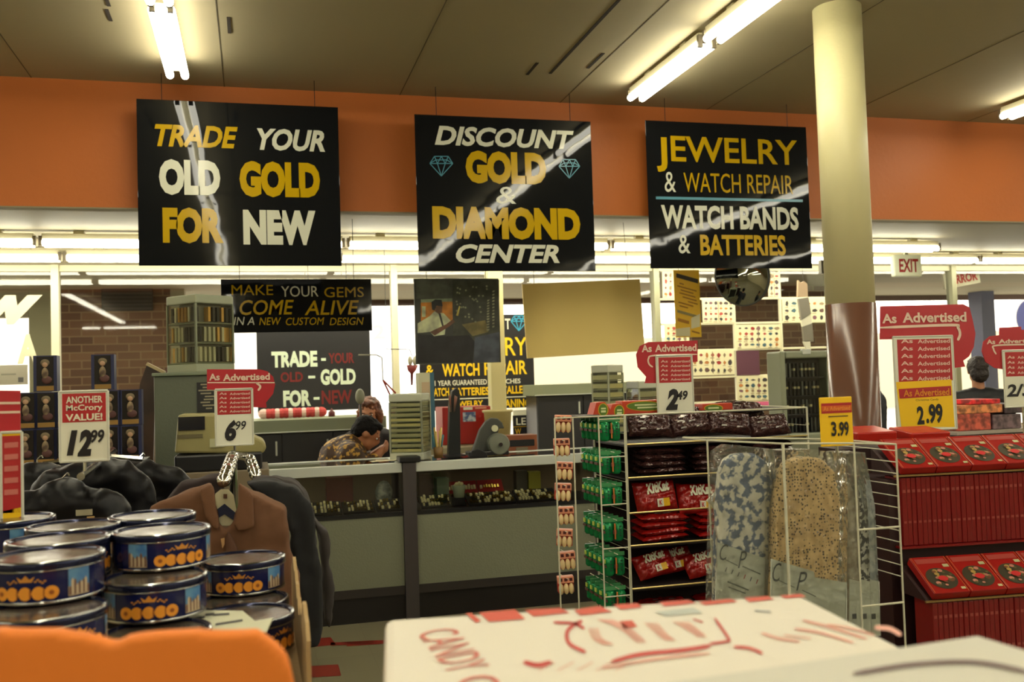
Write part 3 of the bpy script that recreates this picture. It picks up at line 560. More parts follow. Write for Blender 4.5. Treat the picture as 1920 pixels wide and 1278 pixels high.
# grey cased watch panel right of the candy rack
Y = 6.35; x0, x1, z0, z1 = R((1466, 657, 1565, 842), Y); z0 = CT+.001
o = T('watch_case', ((x0+x1)/2, Y+.1, z0), 'grey framed black watch case standing left of the column', 'display case'); o.location.z = z0
m = MB(); f = .045; m.box(x0, x0+f, Y, Y+.2, z0, z1, CASEG); m.box(x1-f, x1, Y, Y+.2, z0, z1, CASEG); m.box(x0+f, x1-f, Y, Y+.2, z1-.055, z1, CASEG); m.box(x0+f, x1-f, Y, Y+.2, z0, z0+.05, CASEG); m.build('frame', o, bevel=.012)
m = MB(); m.box(x0+f, x1-f, Y+.12, Y+.18, z0+.05, z1-.055, BLACK); m.build('back_panel', o)
m = MB(); m.box((x0+x1)/2-.035, (x0+x1)/2+.035, Y-.006, Y+.03, z1-.028, z1+.012, ALU); m.build('latch', o, bevel=.004)
for i in range(4):
    m = MB(); zt = z1-.07-i*(z1-z0-.11)/4; h = (z1-z0-.11)/4; g = random.Random(i+9); m.box(x0+f, x1-f, Y+.05, Y+.12, zt-h, zt-h+.008, BLACK)
    for j in range(10):
        x = x0+f+.012+(x1-x0-2*f-.024)*(j+.5)/10; m.box(x-.006, x+.006, Y+.1, Y+.118, zt-h*.9, zt-h*.15, mat('steel_band', (120, 124, 120), .3, .7) if g.random() < .5 else WDARK)
        if g.random() < .5: m.box(x-.008, x+.008, Y+.096, Y+.12, zt-h*.55, zt-h*.42, RINGW)
    m.build('watch_row', o)
m = MB(); m.quad([(x0+f, Y+.02, z0+.05), (x1-f, Y+.02, z0+.05), (x1-f, Y+.02, z1-.055), (x0+f, Y+.02, z1-.055)], GLASS); m.build('glass_door', o)
m = MB(); m.box(2.73, 4.0, 6.2, 6.75, 0, CT-.002, GREYLAM); m.build('side_counter'); tag(bpy.data.objects['side_counter'], 'low grey counter carrying the framed watch case behind candy rack', 'counter')

# ================================================================ bench things on the right showcase
def on(o): return o
ZC = CT+.003
YT = 6.5
# brown work bench behind the showcase
m = MB(); x0, x1, _, _ = R((795, 820, 949, 860), 7.0); o = T('work_bench', ((x0+x1)/2, 7.3, 0), 'jeweller work bench behind the right showcase', 'bench'); BZ = P(880, 838, 7.0).z
m.box(x0, x1, 7.0, 7.7, BZ-.05, BZ, mat('bench_top', (150, 140, 110), .6)); m.build('top', o)
for a in (x0+.04, x1-.04):
    for b in (7.04, 7.66): m = MB(); m.box(a-.03, a+.03, b-.03, b+.03, 0, BZ-.05, DARK); m.build('leg', o)
# red toolbox
Y = 7.35; x0, x1, z0, z1 = R((830, 762, 921, 830), Y); o = T('red_cabinet', ((x0+x1)/2, Y+.15, BZ), 'red metal tool box with a blue sticker behind the waste bucket', 'tool box')
m = MB(); m.box(x0, x1, Y, Y+.3, BZ, z1, mat('red_enamel', (168, 34, 26), .35)); m.build('body', o, bevel=.008)
m = MB(); m.pbox((868, 772, 892, 790), Y-.004, .004, mat('blue_sticker', (74, 96, 140), .5, mix=(190, 200, 206), ms=30)); m.build('sticker', o)
m = MB(); m.pbox((869, 763, 886, 768), Y-.003, .003, WHITE); m.pbox((891, 763, 912, 766), Y-.003, .003, mat('pink_strip', (220, 150, 120), .5)); m.build('tape', o)
m = MB(); m.cyl(P(900, 780, Y), P(900, 780, Y-.01), .012, RED); m.build('knob', o)
# bucket
Y = 7.04; c = P(941, 800, Y); zt = P(941, 769, Y).z; k = Y/FPX
o = T('waste_bucket', (c.x, Y+.12, BZ), 'cream plastic waste bucket standing behind the grinder', 'bucket'); BK = mat('cream_plastic', (208, 194, 132), .45)
m = MB(); z0 = zt-.3; m.lathe([(.0001, 0), (22*k, 0), (27*k, .28), (30*k, .285), (30.5*k, .3), (28*k, .303), (26*k, .285), (21*k, .015), (.0001, .012)], (c.x, Y+.12, z0), BK, n=36); m.build('bucket', o, smooth=True)
m = MB(); m.box(c.x-.1, c.x+.1, Y+.04, Y+.2, BZ+.0005, z0-.001, CARD); m.build('riser', o) if z0 > BZ+.02 else None
# tall polished stand
Y = 6.45; o = T('tall_stand', tuple(P(851, 861, Y).xy)+(ZC,), 'tall black upright machine stand with silver fins left of the grinder', 'machine')
m = MB(); m.prism([(843, 760), (848, 733), (856, 727), (862, 731), (863, 760), (864, 862), (841, 862)], Y, .06, mat('dark_steel', (52, 54, 54), .3, .5)); m.build('upright', o, bevel=.004, soft=None)
m = MB(); m.prism([(841, 742), (845, 738), (847, 772), (844, 772)], Y-.015, .012, CHROME); m.prism([(852, 740), (858, 744), (853, 772), (850, 772)], Y-.015, .012, CHROME); m.build('fin', o)
m = MB(); m.box(P(834, 860, Y).x, P(872, 860, Y).x, Y-.02, Y+.14, ZC, ZC+.012, BLACK); m.build('base', o)
# bench grinder
Y = 6.42; o = T('bench_grinder', tuple(P(915, 858, Y).xy)+(ZC,), 'grey bench grinder with curved arm and round motor on right showcase', 'grinder')
pts = [(884, 852), (890, 835), (900, 806), (911, 790), (922, 783), (933, 784), (942, 792), (946, 803), (936, 803), (934, 812), (926, 818), (918, 828), (910, 852)]
m = MB(); m.prism(pts, Y+.03, .05, mat('charcoal_metal', (70, 72, 66), .45)); m.build('arm', o, bevel=.006)
m = MB(); c = P(929, 803, Y); m.cyl((c.x, Y+.03, c.z), (c.x, Y+.015, c.z), .023, mat('pale_wheel', (206, 206, 170), .5), n=20); m.build('guide_wheel', o)
c = P(934, 832, Y); k = Y/FPX
m = MB(); m.lathe([(.0001, .06), (19*k, .055), (21*k, .04), (21*k, -.08), (.0001, -.09)], (c.x, Y+.01, c.z), mat('grey_cast', (122, 126, 112), .4, .3), n=28, axis='y'); m.build('motor', o, smooth=False)
m = MB(); m.cyl((c.x, Y-.05, c.z), (c.x, Y-.075, c.z), .014, CHROME, n=14); m.build('shaft', o)
x0, x1, _, _ = R((878, 845, 952, 860), Y); m = MB(); m.box(x0, x1, Y-.04, Y+.1, ZC, ZC+.03, BLACK); m.build('base', o, bevel=.006)
m = MB(); m.prism([(880, 857), (884, 846), (898, 842), (912, 848), (916, 857)], Y-.045, .05, BLACK); m.build('foot_cover', o, bevel=.004)
# brown parts organiser
Y = 6.8; x0, x1, z0, z1 = R((952, 815, 1008, 862), Y); o = T('parts_box', ((x0+x1)/2, Y+.1, .78), 'brown wooden parts box right of the grinder', 'box'); BR = mat('brown_wood', (140, 78, 44), .5)
m = MB(); m.box(x0, x1, Y, Y+.15, .78, z1, BR); m.build('body', o, bevel=.004)
m = MB(); m.pbox((956, 824, 1002, 836), Y-.006, .006, BLACK); m.build('slot', o); m = MB(); m.pbox((968, 838, 990, 858), Y-.006, .006, mat('grey_drawer', (120, 110, 86), .5)); d_ = m.build('drawer', o); m = MB(); c = P(979, 846, Y); m.ell((c.x, Y-.012, c.z), .008, ALU, 8, 6); m.build('knob', d_)
m = MB(); m.box(x0-.03, x1+.1, 6.77, 6.97, 0, .779, DARK); tag(m.build('low_stand'), 'low dark stand under the brown parts box', 'stand')
# brush cup
Y = 6.4; c = P(822, 850, Y); o = T('brush_cup', (c.x, Y, ZC), 'brown cup of wooden brushes between watch tower and tall stand', 'cup')
m = MB(); m.lathe([(.0001, 0), (.03, 0), (.034, .075), (.03, .075), (.027, .01), (.0001, .01)], (c.x, Y, ZC), mat('amber_cup', (118, 88, 46), .4), n=20); m.build('cup', o, smooth=True)
for i in range(6): m = MB(); a = i*1.05; m.limb((c.x+.012*math.cos(a), Y+.012*math.sin(a), ZC+.012), (c.x+.035*math.cos(a), Y+.03*math.sin(a), ZC+.15+.05*(i % 3)/2), .004, .007, mat('brush_wood', (206, 178, 100), .5) if i % 3 else mat('teal_handle', (60, 120, 130), .4)); m.build('brush', o, smooth=True)
# tall carton behind the tower
Y = 6.95; x0, x1, z0, z1 = R((789, 698, 815, 800), Y); o = T('tall_carton', ((x0+x1)/2, Y+.05, BZ), 'tall white carton with blue side edge behind the left watch tower', 'carton')
m = MB(); m.box(x0, x1-.02, Y+.06, Y+.2, BZ, z1, mat('carton_white', (206, 204, 172), .6)); m.pbox((791, 716, 806, 745), Y+.058, .002, mat('carton_pink', (196, 172, 140), .6)); m.build('carton', o)
m = MB(); m.box(x1-.02, x1+.01, Y+.058, Y+.2, BZ, z1, mat('blue_board', (62, 104, 124), .5)); m.build('blue_side', o)
# papers
m = MB(); c = P(718, 862, 6.3)
for i, (a, s_) in enumerate(((.1, .0), (-.3, .03))): m.box(-.07, .07, -.05, .05, .001+i*.002, .002+i*.002, mat('crumpled_paper', (206, 196, 160), .7), Matrix.Translation((c.x+s_, 6.4, ZC)) @ Matrix.Rotation(a, 4, 'Z'))
tag(m.build('loose_papers'), 'loose papers on the left showcase before the seated jeweller', 'papers')
# jeweller's lamp, red lamp arm
o = T('magnifier_stand', tuple(P(676, 866, 7.4).xy)+(0,), 'grey lamp head on a thin stand in front of the TRADE window sign', 'lamp'); Y = 7.4
m = MB(); m.tube([(P(676, 700, Y).x, Y, 0), P(676, 760, Y), P(675, 735, Y)], .01, mat('dark_rod', (70, 70, 64), .4)); m.build('rod', o)
m = MB(); m.ell(P(675, 743, Y), (.036, .036, .06), mat('lamp_grey', (140, 142, 122), .4)); m.build('lamp_head', o, smooth=True)
o = T('arm_lamp', tuple(P(735, 866, 7.5).xy)+(0,), 'thin jointed bench lamp with red arms in front of the bright window', 'lamp'); Y = 7.5
m = MB(); m.tube([(P(735, 800, Y).x, Y, 0), P(736, 750, Y)], .008, MT['dark_rod']); m.build('post', o)
m = MB(); m.tube([P(736, 750, Y), P(718, 712, Y)], .007, mat('lamp_red', (168, 60, 40), .4)); m.tube([P(718, 712, Y), P(742, 737, Y)], .007, MT['lamp_red']); m.build('arm', o)
m = MB(); m.tube([P(672, 665, Y), P(706, 665, Y), P(716, 670, Y), P(718, 712, Y)], .005, mat('pale_rod', (200, 200, 180), .4)); m.build('upper_arm', o)
o = T('hanging_ornament', tuple(P(774, 690, 8.6)), 'small red and white bow shaped ornament hanging left of the dark photo', 'ornament'); Y = 8.6
m = MB(); m.ell(P(769, 676, Y), (.022, .02, .045), WHITE); m.ell(P(778, 676, Y), (.022, .02, .045), WHITE); m.prism([(763, 684), (784, 684), (780, 694), (775, 700), (774, 722), (771, 722), (770, 700), (765, 694)], Y-.01, .02, mat('ornament_red', (130, 36, 32), .5)); m.build('bow', o, smooth=True)
m = MB(); m.tube([P(725, 654, Y), P(768, 655, Y), P(773, 668, Y)], .004, MT['dark_rod']); m.tube([P(725, 654, Y), Vector((P(725, 654, Y).x, Y, 2.82))], .003, MT['dark_rod']); m.build('hook_wire', o)

# ================================================================ cash register, its stand and wooden panel
Y = 5.2; RZ = P(420, 852, Y).z
o = T('register_stand', tuple(P(400, 900, Y).xy)+(0,), 'beige counter under the cash register behind the clothes rack', 'counter'); x0, x1, _, _ = R((318, 870, 505, 930), Y)
m = MB(); m.box(x0, x1, Y, Y+.5, 0, P(400, 884, Y).z, mat('beige_laminate', (120, 106, 84), .5)); m.build('body', o, bevel=.005)
o = T('cash_register', tuple(P(410, 850, Y).xy)+(RZ,), 'beige cash register with a dark display behind the 6.99 sign', 'cash register'); BG = mat('register_beige', (150, 142, 92), .5)
m = MB(); m.prism([(327, 849.5), (334, 777), (404, 776), (408, 812), (470, 815), (494, 826), (500, 838), (494, 849.5)], Y+.06, .3, BG); m.build('body', o, bevel=.012)
m = MB(); x0, x1, _, _ = R((326, 850, 492, 883), Y); m.box(x0, x1, Y+.02, Y+.44, P(400, 884, Y).z+.001, P(410, 849.5, Y+.06).z-.001, BLACK); m.build('drawer', o, bevel=.01)
m = MB(); m.pbox((334, 781, 384, 806), Y+.052, .01, mat('dark_display', (28, 28, 34), .15)); m.build('display', o)
m = MB(); m.pbox((332, 814, 380, 821), Y+.055, .008, mat('register_vent', (104, 96, 64), .5)); m.build('printer_slot', o)
m = MB(); m.pbox((393, 822, 420, 838), Y+.05, .02, mat('receipt_paper', (176, 176, 140), .6)); m.build('receipt', o)
m = MB(); m.prism([(247, 930), (262, 720), (276, 681), (307, 697), (290, 760), (286, 930)], 6.56, .05, mat('dark_walnut', (70, 50, 38), .4, mix=(52, 38, 30), ms=6)); o = T('wooden_panel', tuple(P(272, 900, 6.56).xy)+(0,), 'dark brown wooden panel with pale top edge leaning left of grey cabinet', 'panel'); m.build('board', o)
m = MB(); m.prism([(273, 684), (276, 679), (310, 696), (307, 701)], 6.55, .07, mat('pale_edge', (180, 164, 124), .5)); m.build('edge_strip', o)
m = MB(); a = P(250, 930, 6.56); b = P(286, 930, 6.56); m.box(a.x, b.x, 6.56, 6.8, 0, a.z+.03, DARK); m.build('foot', o)

# ================================================================ people
SKIN = mat('skin', (168, 112, 78), .5); SKIN2 = mat('skin_pale', (190, 132, 100), .5); HAIRB = mat('black_hair', (16, 13, 13), .7, bump=.5, bs=60, spec=.2); HAIRR = mat('auburn_hair', (120, 66, 34), .5, bump=.6, bs=40, mix=(84, 44, 24), ms=18)
def head(m, c, r, fwd, upv, sk):
    """skull, jaw, nose, ears, brow and lips around centre c; fwd = face direction"""
    f = Vector(fwd).normalized(); u = (Vector(upv)-f*Vector(upv).dot(f)).normalized(); s_ = f.cross(u); c = Vector(c)
    M = Matrix((( s_.x, f.x, u.x, c.x), (s_.y, f.y, u.y, c.y), (s_.z, f.z, u.z, c.z), (0, 0, 0, 1))); k = r/.1
    m.ell((0, -.006*k, .02*k), (.076*k, .094*k, .09*k), sk, 16, 12, M); m.ell((0, .03*k, -.05*k), (.056*k, .06*k, .062*k), sk, 14, 10, M); m.ell((0, .062*k, -.09*k), (.026*k, .02*k, .02*k), sk, 10, 8, M)
    m.ell((0, .1*k, -.018*k), (.013*k, .02*k, .024*k), sk, 8, 6, M); m.ell((0, .09*k, .012*k), (.045*k, .014*k, .012*k), sk, 10, 6, M); m.ell((0, .09*k, -.056*k), (.026*k, .01*k, .008*k), sk, 8, 6, M)
    for q in (-1, 1): m.ell((q*.078*k, -.005*k, -.01*k), (.01*k, .02*k, .032*k), sk, 8, 6, M)
    return M, k
def eyes(M, k, o):
    m = MB()
    for q in (-1, 1): m.ell((q*.032*k, .082*k, .0), (.013*k, .008*k, .007*k), mat('eye_white', (220, 214, 200), .3), 8, 6, M); m.ell((q*.032*k, .089*k, .0), (.006*k, .004*k, .006*k), BLACK, 6, 5, M); m.ell((q*.033*k, .096*k, .018*k), (.018*k, .004*k, .004*k), HAIRB, 8, 4, M)
    return m.build('eyes', o, smooth=True)
def hand(m, p, d, side, s_, sk):
    """palm, four curled fingers and a thumb; d = direction of the fingers"""
    d = Vector(d).normalized(); side = Vector(side).normalized(); n_ = d.cross(side); p = Vector(p)
    m.ell(p+d*.04*s_, (.036*s_, .04*s_, .03*s_), sk, 10, 8)
    for i, L in enumerate((.068, .078, .072, .056)):
        a = p+d*.07*s_+side*(i-1.5)*.021*s_; b = a+(d*.6+n_*.35)*L*.6*s_; e = b+(d*.1+n_*.9)*L*.55*s_; m.limb(a, b, .0095*s_, .009*s_, sk); m.limb(b, e, .009*s_, .0075*s_, sk)
    a = p+d*.02*s_-side*.035*s_; b = a-side*.022*s_+d*.03*s_+n_*.015*s_; m.limb(a, b, .012*s_, .0105*s_, sk); m.limb(b, b+d*.028*s_+n_*.02*s_, .0105*s_, .008*s_, sk)
# seated jeweller bent over his work, facing right
Y = 7.06
def J(x, y, dy=0): return P(x, y, Y)+Vector((0, dy, 0))
o = T('person', (J(645, 880).x, Y, 0), 'dark haired jeweller in gold patterned shirt bent over work behind showcase', 'person')
m = MB(); hc = J(688, 812); M, k = head(m, hc, .1, (.84, -.12, -.52), (.52, 0, .84), SKIN)
sh = J(652, 838); pel = Vector((J(628, 900).x, Y+.02, .52))
m.limb(sh+Vector((.03, 0, .03)), hc+Vector((-.05, 0, -.05)), .055, .05, SKIN); m.limb(pel, J(642, 862), .14, .15, SKIN); m.limb(J(642, 862), sh+Vector((0, 0, -.05)), .15, .12, SKIN)
for q in (-1, 1):
    S0 = sh+Vector((.0, q*.16, -.05)); E0 = J(684, 872, q*.17); H0 = J(712, 846, q*.07); m.limb(sh+Vector((0, 0, -.05)), S0, .1, .075, SKIN); m.limb(S0, E0, .055, .043, SKIN); m.limb(E0, H0, .04, .028, SKIN); hand(m, H0, (.5, -q*.3, .35), (0, 1, 0), .9, SKIN)
    K0 = Vector((pel.x+.42, Y+q*.12, .5)); m.limb(pel, K0, .085, .065, SKIN); A0 = Vector((K0.x-.02, K0.y, .09)); m.limb(K0, A0, .058, .042, SKIN); m.limb(A0, A0+Vector((.16, 0, -.045)), .04, .035, SKIN)
m.build('body', o, soft=(.011, 3)); eyes(M, k, o)
m = MB(); m.ell((0, -.022*k, .035*k), (.088*k, .1*k, .092*k), HAIRB, 18, 12, M); m.ell((0, -.06*k, -.01*k), (.075*k, .06*k, .07*k), HAIRB, 14, 10, M); m.ell((0, .045*k, .085*k), (.06*k, .04*k, .03*k), HAIRB, 12, 8, M); m.build('hair', o, soft=(.01, 3, .006, 40))
SHIRT = mat('patterned_shirt', (66, 42, 22), .6, mix=(196, 150, 60), ms=30, thr=(.54, .6), md=3)
m = MB(); m.limb(pel, J(642, 862), .165, .175, SHIRT); m.limb(J(642, 862), sh+Vector((0, 0, -.04)), .175, .14, SHIRT)
for q in (-1, 1):
    S0 = sh+Vector((.0, q*.16, -.05)); E0 = J(684, 872, q*.17); H0 = J(712, 846, q*.07); m.limb(sh+Vector((0, 0, -.04)), S0, .12, .098, SHIRT); m.limb(S0, E0, .078, .068, SHIRT); m.limb(E0, E0.lerp(H0, .45), .064, .052, SHIRT)
m.build('shirt', o, soft=(.015, 4, .01, 14))
TRO = mat('dark_trousers', (36, 34, 38), .7); m = MB()
for q in (-1, 1): K0 = Vector((pel.x+.42, Y+q*.12, .5)); m.limb(pel, K0, .115, .085, TRO); m.limb(K0, Vector((K0.x-.02, K0.y, .12)), .078, .066, TRO)
m.build('trousers', o, soft=(.015, 3))
m = MB(); m.lathe([(.0001, .345), (.2, .345), (.21, .315), (.18, .295), (.0001, .295)], (pel.x, Y+.02, 0), BLACK, n=24); o2 = T('work_stool', (pel.x, Y+.02, 0), 'black round stool under the seated jeweller', 'stool'); m.build('seat', o2, smooth=True)
m = MB(); m.cyl((pel.x, Y+.02, .03), (pel.x, Y+.02, .296), .03, CHROME); m.build('post', o2); m = MB(); m.lathe([(.0001, .04), (.18, .03), (.2, 0), (.0001, 0)], (pel.x, Y+.02, 0), BLACK, n=20); m.build('base', o2)
def stander(x, hy, Y, fwd, tall, top, hairm, sk, label, lean=0, hair=1, legs=TRO, wide=.2, armd=0):
    """standing figure whose head centre is seen at photo point (x, hy)"""
    hc = P(x, hy, Y); o = T('person', (hc.x, Y, 0), label, 'person'); f = Vector(fwd).normalized(); sd = f.cross(Vector((0, 0, 1))).normalized(); k_ = hc.z/1.62
    nk = Vector((hc.x, Y, 0))-f*.02+Vector((0, 0, 1.4*k_)); pv = Vector((hc.x, Y, .92*k_))-f*.02; ch = Vector((hc.x, Y, 1.22*k_))-f*.015
    m = MB(); M, k = head(m, hc, .1, f, (0, 0, 1), sk); m.limb(nk, hc-Vector((0, 0, .06)), .055, .05, sk); m.limb(pv, ch, .125, .14, sk); m.limb(ch, nk-Vector((0, 0, .06)), .13, .08, sk)
    J_ = []
    for q in (-1, 1):
        s0 = nk+sd*q*wide-Vector((0, 0, .07)); e0 = s0+sd*q*.05+f*.03-Vector((0, 0, .29*k_)); h0 = e0+f*(.14+armd)-Vector((0, 0, .2*k_)); m.limb(nk-Vector((0, 0, .06)), s0, .085, .065, sk); m.limb(s0, e0, .05, .04, sk); m.limb(e0, h0, .038, .028, sk); hand(m, h0, (f-Vector((0, 0, .8))), sd, 1, sk)
        k0 = pv+sd*q*.1+f*.02-Vector((0, 0, .43*k_)); a0 = Vector((k0.x, k0.y, .08))-f*.02; m.limb(pv+sd*q*.08, k0, .09, .062, sk); m.limb(k0, a0, .055, .04, sk); m.limb(a0, a0+f*.16-Vector((0, 0, .04)), .04, .034, sk); J_.append((s0, e0, h0, k0, a0, q))
    m.build('body', o, soft=(.012, 3)); eyes(M, k, o)
    m = MB(); m.ell((0, -.024*k, .03*k), (.09*k, .1*k, .098*k), hairm, 18, 12, M); m.ell((0, -.055*k, -.03*k*hair), (.082*k, .06*k, .085*k*hair), hairm, 14, 10, M); m.ell((0, .05*k, .085*k), (.062*k, .04*k, .03*k), hairm, 12, 8, M)
    if hair > 1.1:
        for q in (-1, 1): m.ell((q*.075*k, -.01*k, -.03*k), (.035*k, .055*k, .08*k), hairm, 10, 8, M)
    m.build('hair', o, soft=(.01, 3, .012 if hair > 1.1 else .006, 40))
    m = MB(); m.limb(pv-Vector((0, 0, .06)), ch, .165, .175, top); m.limb(ch, nk-Vector((0, 0, .05)), .17, .1, top)
    for s0, e0, h0, k0, a0, q in J_: m.limb(nk-Vector((0, 0, .06)), s0, .11, .095, top); m.limb(s0, e0, .085, .072, top); m.limb(e0, e0.lerp(h0, .85), .07, .056, top)
    m.build('jacket', o, soft=(.016, 4, .012, 11))
    m = MB()
    for s0, e0, h0, k0, a0, q in J_: m.limb(pv+sd*q*.08, k0, .115, .085, legs); m.limb(k0, a0+Vector((0, 0, .03)), .08, .065, legs)
    m.build('trousers', o, soft=(.016, 3)); m = MB()
    for s0, e0, h0, k0, a0, q in J_: m.limb(a0-Vector((0, 0, .025))-f*.03, a0+f*.17-Vector((0, 0, .03)), .052, .046, BLACK)
    m.build('shoes', o, smooth=True)
    return o
stander(693, 772, 7.95, (-.3, -.9, -.25), 0, mat('dark_sweater', (40, 36, 40), .8), HAIRR, SKIN2, 'auburn haired person in dark top standing behind the jeweller', hair=1.3, wide=.15)
stander(1832, 694, 7.2, (.35, .9, -.1), 0, mat('black_jacket', (20, 22, 28), .5), mat('dark_brown_hair', (40, 30, 28), .5, bump=.5, bs=60), SKIN, 'person in black jacket seen from behind at the right', hair=1.0)
stander(1618, 664, 6.6, (.6, -.7, -.1), 0, mat('navy_jacket', (28, 32, 44), .6), HAIRB, SKIN2, 'person in navy jacket mostly hidden behind the column', hair=1.0)

# ================================================================ price signs
def psign(r, Y, label, head, price, foot, topper=None, white=True, lines=None, tl=None, rim=True, yellow=None):
    """card in a rimmed holder on a thin stem; r = card rectangle in photo pixels; foot = z its stem stands on"""
    x0, x1, z0, z1 = R(r, Y); a, b, c, d = r; W_ = c-a; H_ = d-b
    o = T('price_sign', ((x0+x1)/2, Y, foot), label, 'price sign', 'store price signs')
    m = MB(); m.box(x0, x1, Y, Y+.004, z0, z1, PALECARD if white else YCARD); m.build('card', o, bevel=.002)
    m = MB()
    if head: m.prect((a+W_*.05, b+H_*.03, c-W_*.05, b+H_*head), Y-.001, RED)
    for t in lines or (): m.ptext(t[0], (a+W_*t[1][0], b+H_*t[1][1], a+W_*t[1][2], b+H_*t[1][3]), Y-.0025, t[2], t[3], t[4])
    if yellow: yellow(m, Y)
    m.build('header', o) if m.v else None
    m = MB()
    for t, q, bo, sh in price: m.ptext(t, (a+W_*q[0], b+H_*q[1], a+W_*q[2], b+H_*q[3]), Y-.003, PRICE, bo, sh)
    if m.v: m.build('price', o)
    if rim:
        m = MB(); e = .004
        m.tube([(x0, Y, z0), (x1, Y, z0), (x1, Y, z1), (x0, Y, z1), (x0, Y, z0)], e, mat('clear_rim', (206, 206, 192), .2)); m.build('holder_rim', o)
    m = MB(); xm = (x0+x1)/2; m.cyl((xm, Y+.006, foot), (xm, Y+.006, z0+.02), .005, CHROME, n=8); m.build('stem', o)
    if topper:
        m = MB(); m.prism(topper, Y+.006, .004, mat('topper_red', (180, 36, 46), .35)); t_ = m.build('topper', o)
        m = MB()
        if tl:
            for s_ in tl[0]: stroke(m, s_, tl[1], Y+.004, mat('topper_line', (226, 200, 180), .4))
        if len(tl) > 2: m.ptext('As', tl[2], Y+.0035, MT['topper_line'], .03); m.ptext('Advertised', tl[3], Y+.0035, MT['topper_line'], .03)
        m.build('lettering', t_)
    return o
def stroke(m, pts, w_, Y, c, G_=None):
    """flat ribbon of width w_ along a smooth line through pts"""
    f = (lambda p: P(p[0], p[1], Y)) if G_ is None else G_
    p = [Vector(q) for q in pts]
    if len(p) > 2:
        e = [2*p[0]-p[1]]+p+[2*p[-1]-p[-2]]; p = [.5*((2*e[i])+(e[i+1]-e[i-1])*t+(2*e[i-1]-5*e[i]+4*e[i+1]-e[i+2])*t*t+(3*e[i]-e[i-1]-3*e[i+1]+e[i+2])*t**3) for i in range(1, len(e)-2) for t in (0, .2, .4, .6, .8)]+[p[-1]]
    L_, R_ = [], []
    for i, q in enumerate(p):
        d = (p[min(i+1, len(p)-1)]-p[max(i-1, 0)]); n = Vector((-d.y, d.x)).normalized()*w_/2*(.55 if i in (0, len(p)-1) else 1); L_.append(q+n); R_.append(q-n)
    for i in range(len(p)-1):
        vs = [L_[i], R_[i], R_[i+1], L_[i+1]]
        if area([tuple(v) for v in vs]) > 0: vs = vs[::-1]
        m.quad([f(v) for v in vs], c)
LN = mat('header_letters', (226, 190, 176), .5)
def rep(n, top, h, x0=.1, x1=.92, mt_=None, bo=.02):
    L = []
    for i in range(n): L += [('As', (x0, top+i*h, x0+.2, top+i*h+h*.55), mt_ or LN, bo, 0), ('Advertised', (x0+.28, top+i*h, x1, top+i*h+h*.55), mt_ or LN, bo, 0)]
    return L
psign((112, 733, 203, 864), 3.25, 'white and red price sign reading ANOTHER VALUE 12.99 over the leather jackets', .44,
      [('1', (.14, .56, .37, .92), .07, .25), ('2', (.36, .55, .66, .93), .06, .2), ('99', (.64, .55, .92, .74), .03, .2)], P(170, 868, 3.8).z+.012,
      lines=[('ANOTHER', (.13, .07, .88, .17), WHITE, .025, 0), ('McCrory', (.13, .19, .88, .3), WHITE, .02, 0), ('VALUE!', (.12, .32, .88, .42), WHITE, .03, 0)])
psign((404, 729, 474, 834), 4.2, 'white and red price sign reading 6.99 over the clothes rack', .45, [('6', (.25, .55, .56, .93), .05, .2), ('99', (.54, .57, .82, .73), .01, .25)], P(437, 852, 4.2).z+.018,
      topper=[(388, 692), (486, 692), (502, 696), (512, 706), (516, 720), (512, 738), (499, 754), (500, 764), (474, 763), (474, 733), (388, 730)], tl=[[[(389, 717), (515, 717)], [(480, 717), (488, 724), (484, 732)]], 4, (392, 700, 412, 713), (418, 700, 506, 713)], lines=rep(5, .06, .078))
psign((1232, 666, 1299, 776), 4.13, 'white and red price sign reading 2.49 on top of the candy rack', .46, [('2', (.24, .57, .6, .93), .06, .25), ('49', (.55, .6, .86, .76), .03, .2)], 1.325,
      topper=[(1308, 638), (1216, 641), (1200, 648), (1193, 664), (1196, 688), (1212, 706), (1209, 718), (1240, 718), (1240, 684), (1308, 678)], tl=[[[(1307, 664), (1228, 666), (1216, 672), (1217, 682), (1224, 688)]], 3, (1203, 646, 1222, 660), (1228, 645, 1306, 659)], lines=rep(5, .08, .076))
def y299(m, Y):
    m.ppoly([(1680, 716), (1784, 711), (1790, 800), (1690, 800)], Y-.0012, YCARD); m.ppoly([(1685, 729), (1783, 723), (1784, 741), (1687, 747)], Y-.0022, RED); m.ptext('As Advertised', (1694, 729, 1780, 742), Y-.0032, mat('gold_letters', (220, 140, 30), .5), .02); m.ptext('Christmas Candy', (1717, 747, 1760, 752), Y-.0032, mat('small_grey_print', (96, 70, 20), .6), 0)
psign((1678, 630, 1790, 806), 3.75, 'tall red and yellow price sign reading 2.99 behind the red chocolate boxes', .48, [('2', (.37, .745, .49, .94), .04, 0), ('.99', (.52, .72, .8, .93), .04, 0)], 0,
      topper=[(1651, 574), (1806, 570), (1818, 576), (1824, 600), (1829, 625), (1826, 650), (1817, 668), (1806, 676), (1810, 687), (1784, 690), (1784, 634), (1650, 636)], tl=[[[(1650, 614), (1784, 609), (1796, 614), (1800, 626), (1796, 638)]], 5, (1654, 588, 1681, 606), (1692, 585, 1812, 604)], lines=rep(6, .03, .079), yellow=y299)
def y399(m, Y):
    m.prect((1540, 755, 1597, 774), Y-.0012, RED); m.prect((1541, 760, 1596, 770), Y-.0022, mat('orange_band', (214, 96, 30), .5)); m.ptext('As Advertised', (1544, 761, 1594, 769), Y-.0032, mat('orange_letters', (236, 150, 60), .5), .01); m.prect((1553, 779, 1590, 781), Y-.002, MT['small_grey_print'])
